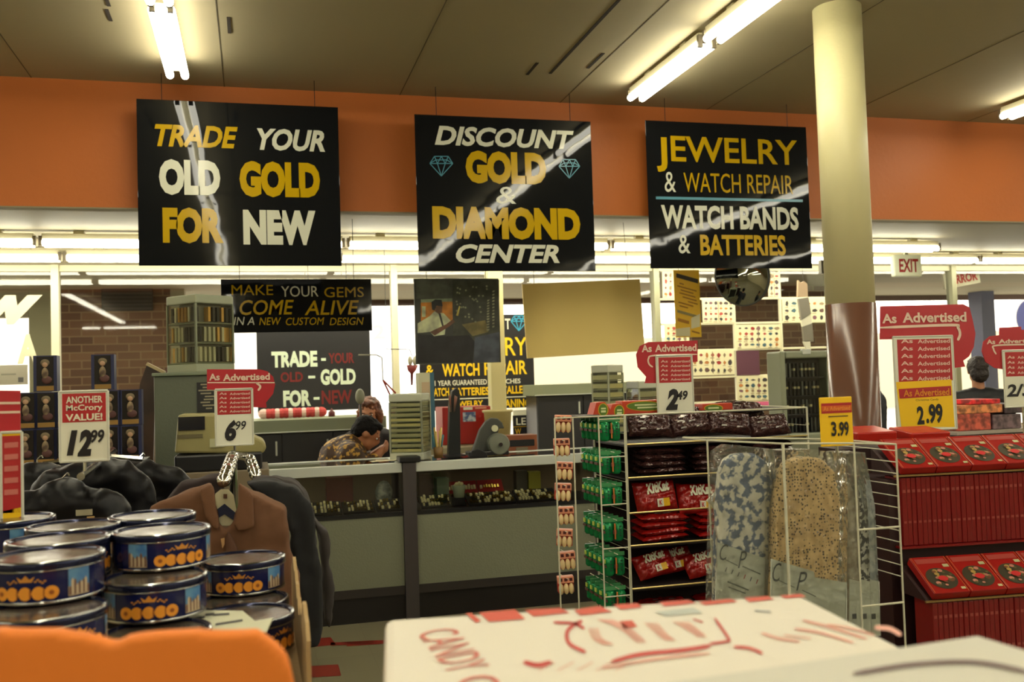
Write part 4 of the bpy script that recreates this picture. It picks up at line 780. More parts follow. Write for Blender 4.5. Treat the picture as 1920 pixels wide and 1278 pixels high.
psign((1538, 744, 1599, 836), 2.62, 'small yellow price sign reading 3.99 on the wire rack of fabric packs', 0, [('3', (.34, .5, .5, .8), .03, 0), ('.99', (.53, .5, .88, .8), .03, 0)], 1.24, white=False, rim=False, yellow=y399)
psign((1882, 656, 1950, 762), 4.4, 'grey white price sign reading 2/3 cut by the right edge of photo', .46, [('2/3', (.08, .6, .75, .82), .03, .15)], .7,
      topper=[(1960, 616), (1915, 618), (1915, 612), (1874, 614), (1874, 628), (1856, 630), (1844, 640), (1841, 658), (1848, 678), (1866, 690), (1882, 692), (1882, 664), (1960, 658)], tl=[[[(1955, 645), (1870, 647), (1863, 654), (1868, 664)]], 3, (1850, 636, 1866, 645), (1872, 635, 1950, 643)], lines=rep(4, .1, .09))
def yl(m, Y):
    m.ppoly([(4, 958), (43, 950), (45, 1020), (9, 1028)], Y-.001, YCARD); m.ppoly([(6, 990-8), (43, 972-6), (43, 980), (7, 993)], Y-.002, RED)
    for i in range(5): m.ppoly([(8, 830+i*22), (34, 828+i*22), (34, 838+i*22), (8, 840+i*22)], Y-.002, mat('faded_pink_line', (196, 110, 100), .5))
    m.ptext('1', (14, 998, 22, 1016), Y-.003, PRICE, .03); m.ptext('88', (25, 994, 36, 1014), Y-.003, PRICE, .03)
psign((2, 810, 42, 1026), 2.75, 'red and yellow price sign at the left edge standing behind the cookie tins', .7, [], 1.0, white=False, yellow=yl,
      topper=[(-60, 731), (38, 732), (38, 812), (6, 812), (4, 860), (-60, 862)], tl=[[[(-60, 774), (38, 772)], [(-60, 756), (38, 755)]], 8])

# ================================================================ cookie tins
NAVY = mat('navy_tin_enamel', (20, 27, 72), .2); SILV = mat('tin_rim', (176, 178, 176), .15, 1); LIDT = mat('tin_lid_top', (112, 104, 88), .22, .5, bump=.12, bs=14, mix=(92, 68, 64), ms=7); COOK = mat('cookie_print', (226, 150, 50), .3); COOK2 = mat('cookie_dark', (150, 80, 26), .4); GOLDP = mat('gold_print', (196, 132, 50), .35)
TR, TH = .1025, .078
def onc(s, z, e=.0008):   # flat print coords -> tin wall
    t = s/TR; return Vector(((TR+e)*math.sin(t), -(TR+e)*math.cos(t), .0025+z*.86))
def cpoly(m, pts, c, e=.0008):
    m.quad([onc(x, z, e) for x, z in pts], c)
def circ(x, z, rx, rz, n=14): return [(x+rx*math.cos(6.283*i/n), z+rz*math.sin(6.283*i/n)) for i in range(n)]
t0 = T('cookie_tin', (0, 0, 0), 'x', 'tin', 'blue cookie tins')
m = MB(); m.lathe([(.0001, 0), (TR-.002, 0), (TR, .003), (TR, .063)], (0, 0, 0), NAVY, n=56); m.build('body', t0, smooth=True, local=True)
m = MB(); m.lathe([(TR+.0005, .0), (TR+.002, .002), (TR+.0005, .005)], (0, 0, 0), SILV, n=56); m.build('base_rim', t0, smooth=True, local=True)
m = MB(); m.lathe([(TR+.0025, .06), (TR+.0035, .062), (TR+.0035, .073), (TR+.002, .077), (TR-.002, TH), (TR-.006, .0765), (TR-.008, .0725)], (0, 0, 0), mat('dark_tin_lid', (36, 40, 66), .14, .6), n=56); m.lathe([(TR-.001, TH-.0003), (TR+.0022, .0772), (TR+.003, .0755)], (0, 0, .0006), SILV, n=56); m.lathe([(TR+.0036, .062), (TR+.0042, .0605), (TR+.0026, .0595)], (0, 0, 0), SILV, n=56); lid = m.build('lid', t0, smooth=True, local=True)
m = MB(); m.lathe([(TR-.008, .0725), (TR*.6, .073), (.0001, .0732)], (0, 0, 0), LIDT, n=40); m.build('lid_panel', lid, smooth=True, local=True)
for off in (0, math.pi*TR):      # two identical print sets round the wall
    m = MB()
    for i, dx in enumerate((-.046, -.024, -.001, .022, .044)):
        cpoly(m, circ(off+dx, .022, .0128 if i in (0, 4) else .0115, .0145), COOK, .0012+.0002*(i % 2)); cpoly(m, circ(off+dx, .022, .0045, .005) if i in (0, 4) else circ(off+dx+.009, .022, .0014, .0115), COOK2, .0018)
    m.build('cookie_print', t0, local=True); m = MB()
    cpoly(m, [(off-.011, .046), (off+.011, .046), (off+.016, .058), (off+.007, .052), (off, .061), (off-.007, .052), (off-.016, .058)], GOLDP)
    for q in (-1, 1):
        for k in range(5): cpoly(m, circ(off+q*(.017+.004*k), .047+.0035*math.sin(k*1.6), .0028, .0018, 6), GOLDP)
    m.build('crown_print', t0, local=True)
for k, a in enumerate((-.094, .094, .215, -.215)):
    m = MB(); w_ = .021; sky = mat('print_sky', (92, 140, 176), .35, mix=(60, 108, 160), ms=30); Lc = mat('print_cream', (190, 172, 142), .4); D = mat('print_brown', (110, 78, 60), .4)
    for u in range(4):
        p, q = a-w_+2*w_*u/4, a-w_+2*w_*(u+1)/4
        cpoly(m, [(p, .008), (q, .008), (q, .068), (p, .068)], Lc, .0008); cpoly(m, [(p, .028), (q, .028), (q, .066), (p, .066)], sky, .0012)
    g = random.Random(k)
    for u in range(9):
        x = a-w_*.85+1.7*w_*u/8; h = g.uniform(.022, .044); cpoly(m, [(x-.0026, .01), (x+.0026, .01), (x+.0026, h), (x, h+.006), (x-.0026, h)], Lc if u % 2 else D, .0016)
    m.build('picture_print', t0, local=True)
tins = [((455, 1043), 2.56, 1.077, -.08, 'topmost blue cookie tin at the right, in front of the brown shirt'), ((457, 1090), 2.43, .9985, .3, 'blue cookie tin directly under the right topmost tin'),
 ((303, 990), 2.32, 1.194, .5, 'topmost blue cookie tin of the middle stack'), ((291, 1066), 2.18, 1.1155, -.03, 'second blue cookie tin of the middle stack, front label showing'),
 ((285, 968), 2.6, 1.194, 1.2, 'blue cookie tin just behind the topmost middle tin'), ((88, 1035), 2.06, 1.194, -.17, 'topmost blue cookie tin of the nearest left stack'), ((84, 1112), 1.93, 1.1155, .75, 'second blue cookie tin of the nearest left stack, partly above the orange bin'),
 ((110, 1005), 2.28, 1.194, 1.0, 'blue cookie tin directly behind the nearest left stack'), ((138, 990), 2.5, 1.194, 1.9, 'blue cookie tin between the left and middle stacks at the back'), ((20, 975), 2.72, 1.194, 2.5, 'blue cookie tin at the left edge behind the leaning price sign'),
 ((292, 1155), 2.03, 1.034, .6, 'low blue cookie tin at front centre with its dark lid toward us'), ((459, 1150), 2.2, 1.015, .9, 'low blue cookie tin under the striped paper at the front right'), ((110, 1005), 2.28, 1.1155, .4, 'blue cookie tin lower in the second left stack, behind the nearest stack')]
bot = {}
first = True
for ti, ((px, py), Y, zt, rz, lab) in enumerate(tins):
    q = P(px, py, Y); loc = (q.x, Y, zt-TH)
    if first: t0.location = loc; t0.rotation_euler = (0, 0, rz); t0['label'] = lab; first = False
    else: dup(t0, loc, lab, rz)
    k = round(Y, 2), round(q.x, 1)
    if ti not in (0, 2, 5, 7): bot[k] = min(bot.get(k, (9,))[0], zt-TH), q.x, Y
o = T('display_carton', (-.2, 2.3, 0), 'torn brown cardboard display case holding the cookie tins', 'carton')
m = MB(); m.box(-.68, .1, 1.8, 2.86, 0, .86, CARD); m.build('case', o, bevel=.004)
for z, x, y in bot.values(): m = MB(); m.box(x-.03, x+.03, y-.03, y+.03, .8602, z-.0005, CARD); m.build('riser', o)
m = MB(); g = random.Random(3); pts = [Vector((.088, 1.93+i*.04, 1.02+g.uniform(-.02, .02)+.03*math.sin(i*.5))) for i in range(21)]
m.ext([Vector((.088, 1.93, .8602))]+[Vector(p) for p in pts]+[Vector((.088, 2.73, .8602))], Vector((.008, 0, 0)), CARD); m.build('torn_wall', o)
m = MB(); m.quad([P(375, 1134, 2.33), P(530, 1126, 2.33), P(532, 1136, 2.3), P(372, 1146, 2.3)], CARD); 
m = MB(); c = P(420, 1165, 2.12); zt = 1.017
G2 = lambda p: G(p[0], p[1], 1.0205)
o = T('striped_paper', tuple(G(420, 1165, 1.02)), 'white paper with dark stripes lying over the low right tin', 'paper')
m.ext([G2(p) for p in reversed([(328, 1168), (370, 1146), (455, 1147), (478, 1166), (512, 1160), (500, 1186), (340, 1190)])], Vector((0, 0, .003)), mat('pale_newsprint', (196, 196, 168), .7)); m.build('paper', o)
m = MB(); G3 = lambda p: G(p[0], p[1], 1.0245)
for a in ([(338, 1166), (378, 1156)], [(345, 1178), (392, 1166)], [(385, 1152), (402, 1150)], [(372, 1158), (384, 1156)], [(404, 1170), (455, 1162)], [(400, 1152), (430, 1150)]): stroke(m, a, 7, 0, mat('dark_stripe', (52, 50, 50), .6), G3)
m.build('stripe_print', o)

# ================================================================ orange sheet in the foreground
m = MB(); OR = mat('orange_cloth', (228, 124, 34), .7, bump=.05, bs=60); b0 = 2900
m.prism([(-160, 1186), (60, 1184), (130, 1188), (175, 1197), (206, 1207), (220, 1209), (236, 1200), (262, 1192), (310, 1188), (400, 1187), (486, 1188), (512, 1204), (540, 1232), (556, 1300), (565, 1500), (570, b0), (-160, b0)], 1.15, .03, OR)
tag(m.build('orange_bin', soft=(.007, 1)), 'bright orange bin edge blurred across the lower left foreground', 'bin')

# ================================================================ white candy cartons in the foreground
CZ = 1.15; WB = mat('white_carton', (226, 220, 206), .6); PK = mat('faded_red_print', (196, 70, 66), .6); PK2 = mat('pink_print', (222, 164, 148), .6)
bl, br = G(722, 1160, CZ), G(1500, 1112, CZ); e1 = (br-bl); e1n = e1.normalized(); e2n = Vector((e1n.y, -e1n.x, 0)); ry = .42
o = T('candy_carton', ((bl.x+br.x)/2, (bl.y+br.y)/2, .85), 'large white carton with red candy cane print in the lower right foreground', 'carton')
M_ = Matrix(((e1n.x, -e2n.x, 0, bl.x), (e1n.y, -e2n.y, 0, bl.y), (0, 0, 1, 0), (0, 0, 0, 1))); W0 = e1.length
m = MB(); m.box(0, W0, -ry, 0, .86, CZ, WB, M_); m.build('box', o, bevel=.012)
m = MB(); GC = lambda p: G(p[0], p[1], CZ+.0012)
for a in ([(873, 1149), (884, 1149), (902, 1163), (892, 1167)], [(898, 1148), (966, 1142), (985, 1160), (917, 1165)], [(984, 1143), (1050, 1139), (1068, 1148), (1000, 1155)], [(1076, 1143), (1124, 1135), (1148, 1146), (1088, 1153)], [(1150, 1133), (1195, 1130), (1204, 1138), (1164, 1142)], [(1236, 1128), (1290, 1124), (1305, 1130), (1246, 1136)], [(1310, 1128), (1370, 1122), (1384, 1127), (1322, 1134)], [(1395, 1120), (1440, 1117), (1452, 1123), (1405, 1128)], [(1462, 1116), (1500, 1113), (1512, 1118), (1472, 1121)], [(1161, 1164), (1185, 1162), (1195, 1174), (1170, 1178)]):
    m.quad([GC(p) for p in reversed(a)], mat('brick_red_print', (206, 88, 70), .6))
m.quad([GC(p) for p in reversed([(1228, 1146), (1300, 1138), (1318, 1148), (1246, 1154)])], mat('grey_patch', (186, 192, 184), .6))
def bil(c, dz):
    return lambda a, b: G(*[(1-a)*(1-b)*c[0][i]+(1-a)*b*c[1][i]+a*(1-b)*c[2][i]+a*b*c[3][i] for i in (0, 1)], CZ+dz)
LT_ = mat('light_red_print', (206, 120, 108), .6)
m.ftext('CANDY', bil(((780, 1186), (852, 1174), (840, 1262), (920, 1246)), .0014), LT_, .0); m.ftext('C', bil(((846, 1276), (926, 1258), (860, 1306), (942, 1286)), .0014), LT_, .0)
for a, w_ in (([(1092, 1163), (1074, 1172), (1063, 1186), (1068, 1206), (1098, 1222)], 7), ([(1038, 1166), (1076, 1168), (1096, 1178)], 5), ([(1146, 1240), (1200, 1226), (1280, 1218), (1332, 1210)], 8), ([(1340, 1158), (1366, 1196), (1362, 1202), (1330, 1206)], 5), ([(982, 1240), (1008, 1246), (1034, 1240)], 9), ([(1376, 1212), (1404, 1214), (1430, 1224)], 6), ([(1300, 1160), (1318, 1166)], 5)): stroke(m, a, w_, 0, PK, GC)
for k_ in range(5):
    d = k_*4; stroke(m, [(1104+d, 1176), (1112+d, 1196), (1134+d, 1208)], 2, 0, PK2, GC); stroke(m, [(1120+d*1.5, 1160), (1160+d*1.2, 1176), (1196+d, 1204)], 2, 0, PK2, GC); stroke(m, [(1208+d*1.4, 1166), (1236+d, 1190), (1250+d, 1200)], 2, 0, PK2, GC); stroke(m, [(1262+d*1.6, 1164), (1300+d, 1186), (1308+d, 1194)], 2, 0, PK2, GC); stroke(m, [(1010+d*9, 1256), (1040+d*9, 1240)], 3, 0, PK2, GC)
for a, w_ in (([(1130, 1252), (1220, 1236), (1330, 1224)], 5), ([(1428, 1186), (1460, 1196), (1500, 1202)], 5), ([(1490, 1178), (1540, 1186), (1600, 1204)], 5), ([(1505, 1162), (1560, 1176), (1625, 1197)], 5), ([(1550, 1170), (1590, 1176), (1640, 1190)], 4), ([(1640, 1176), (1668, 1178), (1690, 1190)], 9), ([(1470, 1190), (1520, 1196)], 4)): stroke(m, a, w_, 0, PK2, GC)
stroke(m, [(1415, 1144), (1445, 1146)], 5, 0, mat('grey_blue_print', (150, 156, 160), .6), GC)
m.build('carton_print', o)
CZ2 = 1.19; k0, k1, k2 = G(1832, 1186, CZ2), G(1500, 1236, CZ2), G(2200, 1300, CZ2)
d1 = (k1-k0).normalized(); d2 = Vector((d1.y, -d1.x, 0)); d2 = d2 if d2.y < 0 else -d2
o = T('white_carton', tuple(k0-Vector((0, 0, CZ2-.86))), 'second plain white carton at the lower right corner with a dark tape line', 'carton')
M_ = Matrix(((-d1.x, -d2.x, 0, k0.x), (-d1.y, -d2.y, 0, k0.y), (0, 0, 1, 0), (0, 0, 0, 1)))
m = MB(); m.box(-.42, 0, -.4, 0, .86, CZ2, mat('grey_white_carton', (206, 204, 192), .6), M_); m.build('box', o, bevel=.01, )
m = MB(); GT = lambda p: G(p[0], p[1], CZ2+.0014); stroke(m, [(1600, 1262), (1700, 1246), (1790, 1240), (1850, 1243), (1925, 1258)], 9, 0, mat('dark_tape', (112, 92, 92), .6), GT); m.build('tape_line', o)
o = T('sales_table', (.75, 1.25, 0), 'low sales table under the white cartons', 'table')
m = MB(); m.box(.2, 1.7, .62, 1.75, .82, .8595, mat('table_top', (120, 100, 80), .5)); m.build('top', o)
for a in (.25, 1.65):
    for b in (.67, 1.7): m = MB(); m.box(a-.025, a+.025, b-.025, b+.025, 0, .82, DARK); m.build('leg', o)

# ================================================================ wire candy rack
RY = 4.0
def wz(py, px=1260, Y=RY): return P(px, py, Y).z
def wx(px, py=950, Y=RY): return P(px, py, Y).x
RX0, RX1 = wx(1178), wx(1514, 800); RB = .32; RZT = wz(778, 1170)
o = T('candy_rack', ((RX0+RX1)/2, RY+.2, 0), 'tall wire candy rack in the middle holding chocolate bags and green packs', 'rack')
m = MB(); m.box(RX0, RX1, RY+.42, RY+.44, .05, RZT-.1, mat('rack_back', (44, 26, 24), .6)); m.build('back_panel', o)
m = MB(); m.box(RX0-.02, RX1+.02, RY, RY+.44, 0, .06, BLACK); m.build('base', o)
for x in (RX0, RX1):
    m = MB()
    for y in (RY, RY+.41): m.cyl((x, y, .06), (x, y, RZT), .005, WIRE, n=6)
    m.cyl((x, RY, RZT), (x, RY+.41, RZT), .004, WIRE, n=6)
    for i in range(28):
        z = .1+i*(RZT-.14)/28; m.cyl((x, RY, z), (x, RY+.41, z), .0018, WIRE, n=4)
    m.build('side_frame', o)
m = MB(); m.cyl((RX0, RY, RZT), (RX1, RY, RZT), .004, WIRE, n=6); m.cyl((RX0, RY+.41, RZT), (RX1, RY+.41, RZT), .004, WIRE, n=6); m.build('top_wire', o)
SHZ = [wz(829), wz(891), wz(1017), wz(1097), wz(1190)]
for z in SHZ:
    m = MB(); m.box(RX0+.006, RX1-.006, RY+.005, RY+.41, z-.012, z-.004, mat('shelf_dark', (40, 26, 26), .6)); m.cyl((RX0, RY, z), (RX1, RY, z), .004, mat('brass_wire', (206, 186, 120), .3, .5), n=6); m.build('shelf', o)
m = MB(); z = wz(956); m.cyl((RX0, RY-.004, z), (RX1, RY-.004, z), .004, MT['brass_wire'], n=6); m.build('front_rail', o)
# side module: wire grid with hook rows
m = MB(); zb = .06
for px in (1038, 1072, 1120, 1168):
    x = wx(px, 778); m.cyl((x, RY-.012, zb), (x, RY-.012, RZT), .0035, WIRE, n=6)
m.cyl((wx(1038, 778), RY-.012, RZT), (wx(1168, 778), RY-.012, RZT), .0035, WIRE, n=6)
for py in (785, 856, 945, 1027, 1117): z = wz(py, 1145); m.cyl((wx(1120, 778), RY-.012, z), (wx(1168, 778), RY-.012, z), .003, WIRE, n=6)
m.build('hook_grid', o)
for dx in (0, 1): m = MB(); x = wx(1038 if dx == 0 else 1120, 778); m.box(x-.004, x+.004, RY-.02, RY+.4, .06, .09, BLACK); m.build('grid_foot', o)
m = MB(); m.box(wx(1038, 778), RX0, RY-.03, RY+.4, 0, .058, BLACK); m.build('module_base', o)
GRN = mat('green_foil', (14, 134, 74), .18, .35, bump=.25, bs=40); DGR = mat('brown_strip', (92, 60, 50), .5); GCL = mat('green_header', (74, 150, 96), .2); LIME = mat('lime_print', (186, 206, 90), .4)
gp = T('candy_pack', (0, 0, 0), 'x', 'candy pack', 'green packs hanging on the candy rack'); k = RY/FPX
m = MB()
for s_ in (-1, 1): m.lathe([(.0001, -20*k), (8*k, -19*k), (10.5*k, -15*k), (10.5*k, 14*k), (8*k, 18*k), (.0001, 19*k)], (s_*11*k, 0, 0), GRN, n=14)
m.build('tubes', gp, smooth=True, local=True)
m = MB(); m.box(-22*k, 22*k, -.002, .006, 19*k, 27*k, GCL); m.build('header_card', gp, local=True)
m = MB(); m.box(-1.2*k, 1.2*k, -11.5*k, -9*k, -14*k, 17*k, mat('orange_strip', (196, 110, 50), .4)); m.box(-3.5*k, 3.5*k, -11*k, -8*k, -4*k, 4*k, DGR)
for s_ in (-1, 1):
    for i in range(4): m.box(s_*11*k-2*k, s_*11*k+2*k, -10.9*k, -9*k, (-9+i*6)*k, (-6+i*6)*k, mat('dark_green_print', (6, 54, 34), .4))
m.build('print', gp, local=True)
m = MB(); m.box(-22*k, -20*k, -9*k, 9*k, -2*k, 3*k, DGR); m.box(-22.2*k, -20*k, -5*k, 5*k, 6*k, 14*k, LIME); m.build('side_label', gp, local=True)
first = True
rows_ = ['top', 'second', 'third', 'fourth', 'fifth', 'sixth']
for i, py in enumerate((808, 870, 930, 996, 1060, 1124)):
    c = P(1144+i*2.2, py, RY+.03)
    for d in range(5):
        lab = 'front green candy pack on the %s hook from the top of rack' % rows_[i] if d == 0 else 'green candy pack queued behind the front one on the %s hook' % rows_[i]
        loc = (c.x, RY+.035+d*.062, c.z)
        if first: gp.location = loc; gp['label'] = lab; first = False
        else: dup(gp, loc, lab)
    m = MB(); m.cyl((c.x, RY-.012, c.z+25*k), (c.x, RY+.36, c.z+25*k), .002, WIRE, n=5); m.build('hook', o)
PEACH = mat('peach_card', (226, 150, 120), .4); CREAMC = mat('cream_candy', (226, 200, 150), .25); RRED = mat('red_wrapper', (168, 46, 36), .3)
rp = T('candy_pack', (0, 0, 0), 'x', 'candy pack', 'red and cream packs on the left edge of the candy rack')
m = MB(); m.box(-16*k, 16*k, -.012, .03, 4*k, 17*k, PEACH); m.build('header_card', rp, local=True, bevel=.003)
m = MB()
for s_ in (-1, 0, 1): m.box((s_*10-3)*k, (s_*10+3)*k, -.0135, -.012, 8*k, 14*k, mat('dark_maroon_hole', (84, 24, 22), .5))
m.build('holes', rp, local=True)
m = MB(); m.box(-16*k, 16*k, 0, .04, -16*k, 4*k, RRED); m.build('wrapper', rp, local=True, bevel=.004)
for s_ in (-1, 0, 1): m = MB(); m.ell((s_*10*k, -.006, -7*k), (5.2*k, .014, 11*k), CREAMC, 10, 8); m.build('candy', rp, smooth=True, local=True)
first = True
lv = ['topmost', 'second', 'third', 'fourth', 'fifth', 'sixth', 'seventh', 'eighth']
for i, py in enumerate((794, 838, 882, 922, 966, 1008, 1050, 1096)):
    c = P(1056+i*1.3-(4 if i % 2 else 0), py, RY+.03); lab = '%s red and cream candy pack down the left edge of the rack' % lv[i]; r_ = (0, random.uniform(-.08, .08), random.uniform(-.15, -.35))
    if first: rp.location = c; rp.rotation_euler = r_; rp['label'] = lab; first = False
    else: dup(rp, c, lab, r_)
    m = MB(); m.cyl((c.x, RY-.012, c.z+14*k), (c.x, RY+.12, c.z+14*k), .002, WIRE, n=5); m.build('hook', o)
# bags
def pil(u, v): return max(0, (1-abs(u)**5))**.6*max(0, (1-abs(v)**4))**.6
def bag(W_, H_, D_, m_, seed):
    m = MB(); n = 18; off = Vector((seed*7.3, seed*3.1, 0))
    def pt(i, j, s_):
        u, v = -1+2*i/n, -1+2*j/n; nz = mnoise.noise(Vector((u*3.2, v*3.2, s_*2))+off)*.45+mnoise.noise(Vector((u*8, v*8, s_))+off)*.22
        d = D_*pil(u, v)*(1+nz)+.0015; e = 1+.04*mnoise.noise(Vector((u*2, v*2, 5))+off); return (u*W_/2*e, -s_*d, v*H_/2*e)
    for s_ in (1, -1):
        vs = [pt(i, j, s_) for j in range(n+1) for i in range(n+1)]; fs = [((j*(n+1)+i), j*(n+1)+i+1, (j+1)*(n+1)+i+1, (j+1)*(n+1)+i) for j in range(n) for i in range(n)]
        m.add(vs, fs if s_ > 0 else [f[::-1] for f in fs], m_)
    return m, pt
CHOC = mat('dark_chocolate_foil', (64, 38, 36), .16, .25, bump=.6, bs=30); REDF = mat('red_foil_bag', (150, 22, 18), .2, .1, bump=.3, bs=24); SILP = mat('silver_print', (150, 144, 140), .25, .5); YBUR = mat('yellow_burst', (226, 176, 30), .35)
def bagthing(W_, H_, D_, mt_, seed, kind):
    b = T('candy_bag', (0, 0, 0), 'x', 'candy bag', None); m, pt = bag(W_, H_, D_, mt_, seed); m.build('pouch', b, smooth=True, local=True)
    f = lambda u0, u1, v0, v1, sk=0, e=.004: (lambda a, c: Vector((W_/2*(u0+a*(u1-u0)), -D_*pil(u0+a*(u1-u0), v0+c*(v1-v0)+a*sk)*1.12-e, H_/2*(v0+c*(v1-v0)+a*sk))))
    m = MB()
    if kind == 'kk':
        m.ftext('KitKat', f(-.5, .62, .05, .75, .12), WHITE, .05, .15); m.build('lettering', b, local=True)
        m = MB(); q = f(0, 1, 0, 1, 0, .006)
        for a in range(4): m.quad([q(-.1+a*.15, -.8), q(.05+a*.15, -.8), q(.05+a*.15, -.3), q(-.1+a*.15, -.3)], YBUR if a > 1 else PALECARD)
        m.ftext('K', f(-.02, .12, -.7, -.4, 0, .0075), RED, .03); m.build('burst', b, local=True)
    else:
        g = random.Random(seed)
        for i in range(7):
            u, v = g.uniform(-.7, .4), g.uniform(-.6, .6); q = f(0, 1, 0, 1, 0, .003); m.quad([q(u, v), q(u+g.uniform(.1, .4), v+.03), q(u+g.uniform(.1, .4), v+.16), q(u+.03, v+.14)], SILP)
        m.build('print', b, local=True)
    return b
choc = bagthing(.21, .13, .03, CHOC, 1, 'c'); chocl = bagthing(.23, .16, .021, CHOC, 5, 'c'); kk = bagthing(.2, .14, .032, REDF, 2, 'kk'); redl = bagthing(.23, .16, .02, REDF, 3, 'c')
def put(src, px, py, dy, lab, grp, rot=(0, 0, 0), z=None, sc=None):
    c = P(px, py or 940, RY+dy); d = dup(src, (c.x, RY+dy, z if z is not None else c.z), lab, rot, sc); d['group'] = grp; return d
for (px, py, dy, rt, lab) in ((1218, 799, .07, (-.35, .06, 0), 'dark chocolate bag at the left end of the top rack shelf'), (1292, 796, .09, (-.45, -.1, 0), 'dark chocolate bag right under the 2.49 sign'), (1368, 795, .08, (-.4, .12, 0), 'dark chocolate bag third along the top rack shelf'), (1440, 799, .1, (-.5, -.05, 0), 'dark chocolate bag near the right end of top rack shelf'), (1255, 784, .2, (-.5, .2, 0), 'dark chocolate bag lying behind the two left ones on top shelf'), (1330, 778, .25, (-.7, -.15, 0), 'dark chocolate bag heaped behind the 2.49 sign on the top shelf'), (1395, 772, .26, (-.7, .1, 0), 'dark chocolate bag heaped highest at the back right of top shelf')):
    put(choc, px, py-2, dy, lab, 'dark chocolate bags on the top shelf', rt, None, (1, 1, .82))
for ci, px in enumerate((1235, 1339, 1443)):
    for j in range(4):
        put(chocl, px+random.uniform(-2, 2), 0, .09+random.uniform(-.01, .01), 'dark chocolate bag lying flat in the stacks on the second shelf', 'dark chocolate bags stacked on the second shelf', (-math.pi/2+.1, random.uniform(-.06, .06), random.uniform(-.08, .08)), SHZ[1]+.024+j*.0295, (1.0, .76, .85))
for (px, py, dy, rt, lab) in ((1228, 929, .075, (-.3, -.06, 0), 'red KitKat bag at the left of the third rack shelf'), (1308, 934, .08, (-.35, .05, 0), 'red KitKat bag right of the first on the third rack shelf'), (1390, 932, .075, (-.3, 0, 0), 'red KitKat bag third along, behind the blue fabric pack')):
    d = put(kk, px, py, dy, lab.replace('KitKat', 'wafer'), 'red wafer bags standing on the third shelf', rt)
for ci, px in enumerate((1235, 1339, 1443)):
    for j in range(4): put(redl, px+random.uniform(-2, 2), 0, .09, 'red wafer candy bag lying flat in the stacks below the front rail', 'red wafer bags stacked on the third shelf', (-math.pi/2+.1, random.uniform(-.05, .05), random.uniform(-.08, .08)), SHZ[2]+.024+j*.0288, (1.0, .76, .85))
for (px, py, dy, rt, lab) in ((1226, 1057, .085, (-.6, -.2, 0), 'red wafer bag leaning left on the fourth rack shelf'), (1262, 1049, .14, (-.5, -.12, 0), 'red wafer bag at the back middle of the fourth rack shelf'), (1318, 1056, .09, (-.6, -.15, 0), 'red wafer bag leaning right on the fourth rack shelf'), (1400, 1055, .09, (-.5, .1, 0), 'red wafer bag at the right of the fourth rack shelf')):
    put(kk, px, py, dy, lab, 'red wafer bags on the fourth shelf', rt, None, (.92, .8, .82))
for ci, px in enumerate((1237, 1341)):
    for j in range(3): put(redl, px, 0, .085, 'red wafer candy bag lying flat on the lowest visible shelf', 'red wafer bags on the lowest visible shelf', (-math.pi/2+.1, random.uniform(-.05, .05), random.uniform(-.08, .08)), SHZ[4]+.06+j*.03, (1.0, .76, .85))
for s_ in (choc, chocl, kk, redl):
    for c in list(s_.children): bpy.data.objects.remove(c)
    bpy.data.objects.remove(s_)
# red christmas candy cartons on top of the rack
ORED = mat('orange_red_carton', (190, 58, 24), .4); OVG = mat('green_oval', (86, 120, 36), .4)
m = MB(); m.box(RX0, RX1, RY+.12, RY+.4, RZT-.012, RZT-.003, mat('top_tray', (60, 50, 44), .6)); m.build('top_tray', o)
def ov(m, cx_, cy_, a, b, Y):
    m.ppoly([(cx_+(a+2)*math.cos(6.283*i/24), cy_+(b+1.6)*math.sin(6.283*i/24)) for i in range(24)], Y, YEL); m.ppoly([(cx_+a*math.cos(6.283*i/24), cy_+b*math.sin(6.283*i/24)) for i in range(24)], Y-.0015, OVG)
def ccart(r, Y, lab, oc, lines):
    x0, x1, z0, z1 = R(r, Y); z0 = RZT-.0028; o_ = T('candy_carton', ((x0+x1)/2, Y, z0), lab, 'carton', 'red candy cartons on the candy rack'); m = MB(); m.box(x0, x1, Y, Y+.09, z0, z1, ORED); m.build('box', o_, bevel=.003)
    m = MB(); ov(m, *oc, Y-.001)
    for a in lines: m.prect(a, Y-.0035, mat('pale_green_text', (206, 214, 160), .5))
    m.build('print', o_)
ccart((1167, 750, 1262, 777), RY+.16, 'long red candy carton with green oval lying left of the 2.49 sign', (1210, 761, 34, 8), [(1190, 757, 1230, 760), (1195, 762, 1232, 765)])
ccart((1318, 756, 1374, 777), RY+.2, 'red candy carton with green oval right of the 2.49 sign', (1338, 765, 16, 6), [(1328, 763, 1348, 766)])
def tent(px, py, lab):
    Y = RY+.1; o_ = T('candy_box', tuple(P(px, py+14, Y)), lab, 'box', 'small gabled candy boxes on the candy rack'); o_.location.z = RZT; m = MB(); b_ = P(px, 776, Y).z
    m.prism([(px-16, 777), (px-10, py-8), (px+6, py-10), (px+16, py+4), (px+18, 777)], Y, .08, ORED); m.build('box', o_); m = MB(); ov(m, px+3, py+5, 8, 11, Y-.001); m.prect((px-1, py+1, px+8, py+4), Y-.0035, MT['pale_green_text']); m.prect((px-1, py+6, px+8, py+10), Y-.0035, MT['pale_green_text']); m.build('print', o_)
tent(1128, 763, 'small gabled red candy box over the green packs, left one'); tent(1158, 766, 'small gabled red candy box over the green packs, right one')
m = MB(); m.box(wx(1100, 778), RX0, RY+.05, RY+.3, RZT-.008, RZT-.0005, MT['top_tray']); m.build('top_tray', o)

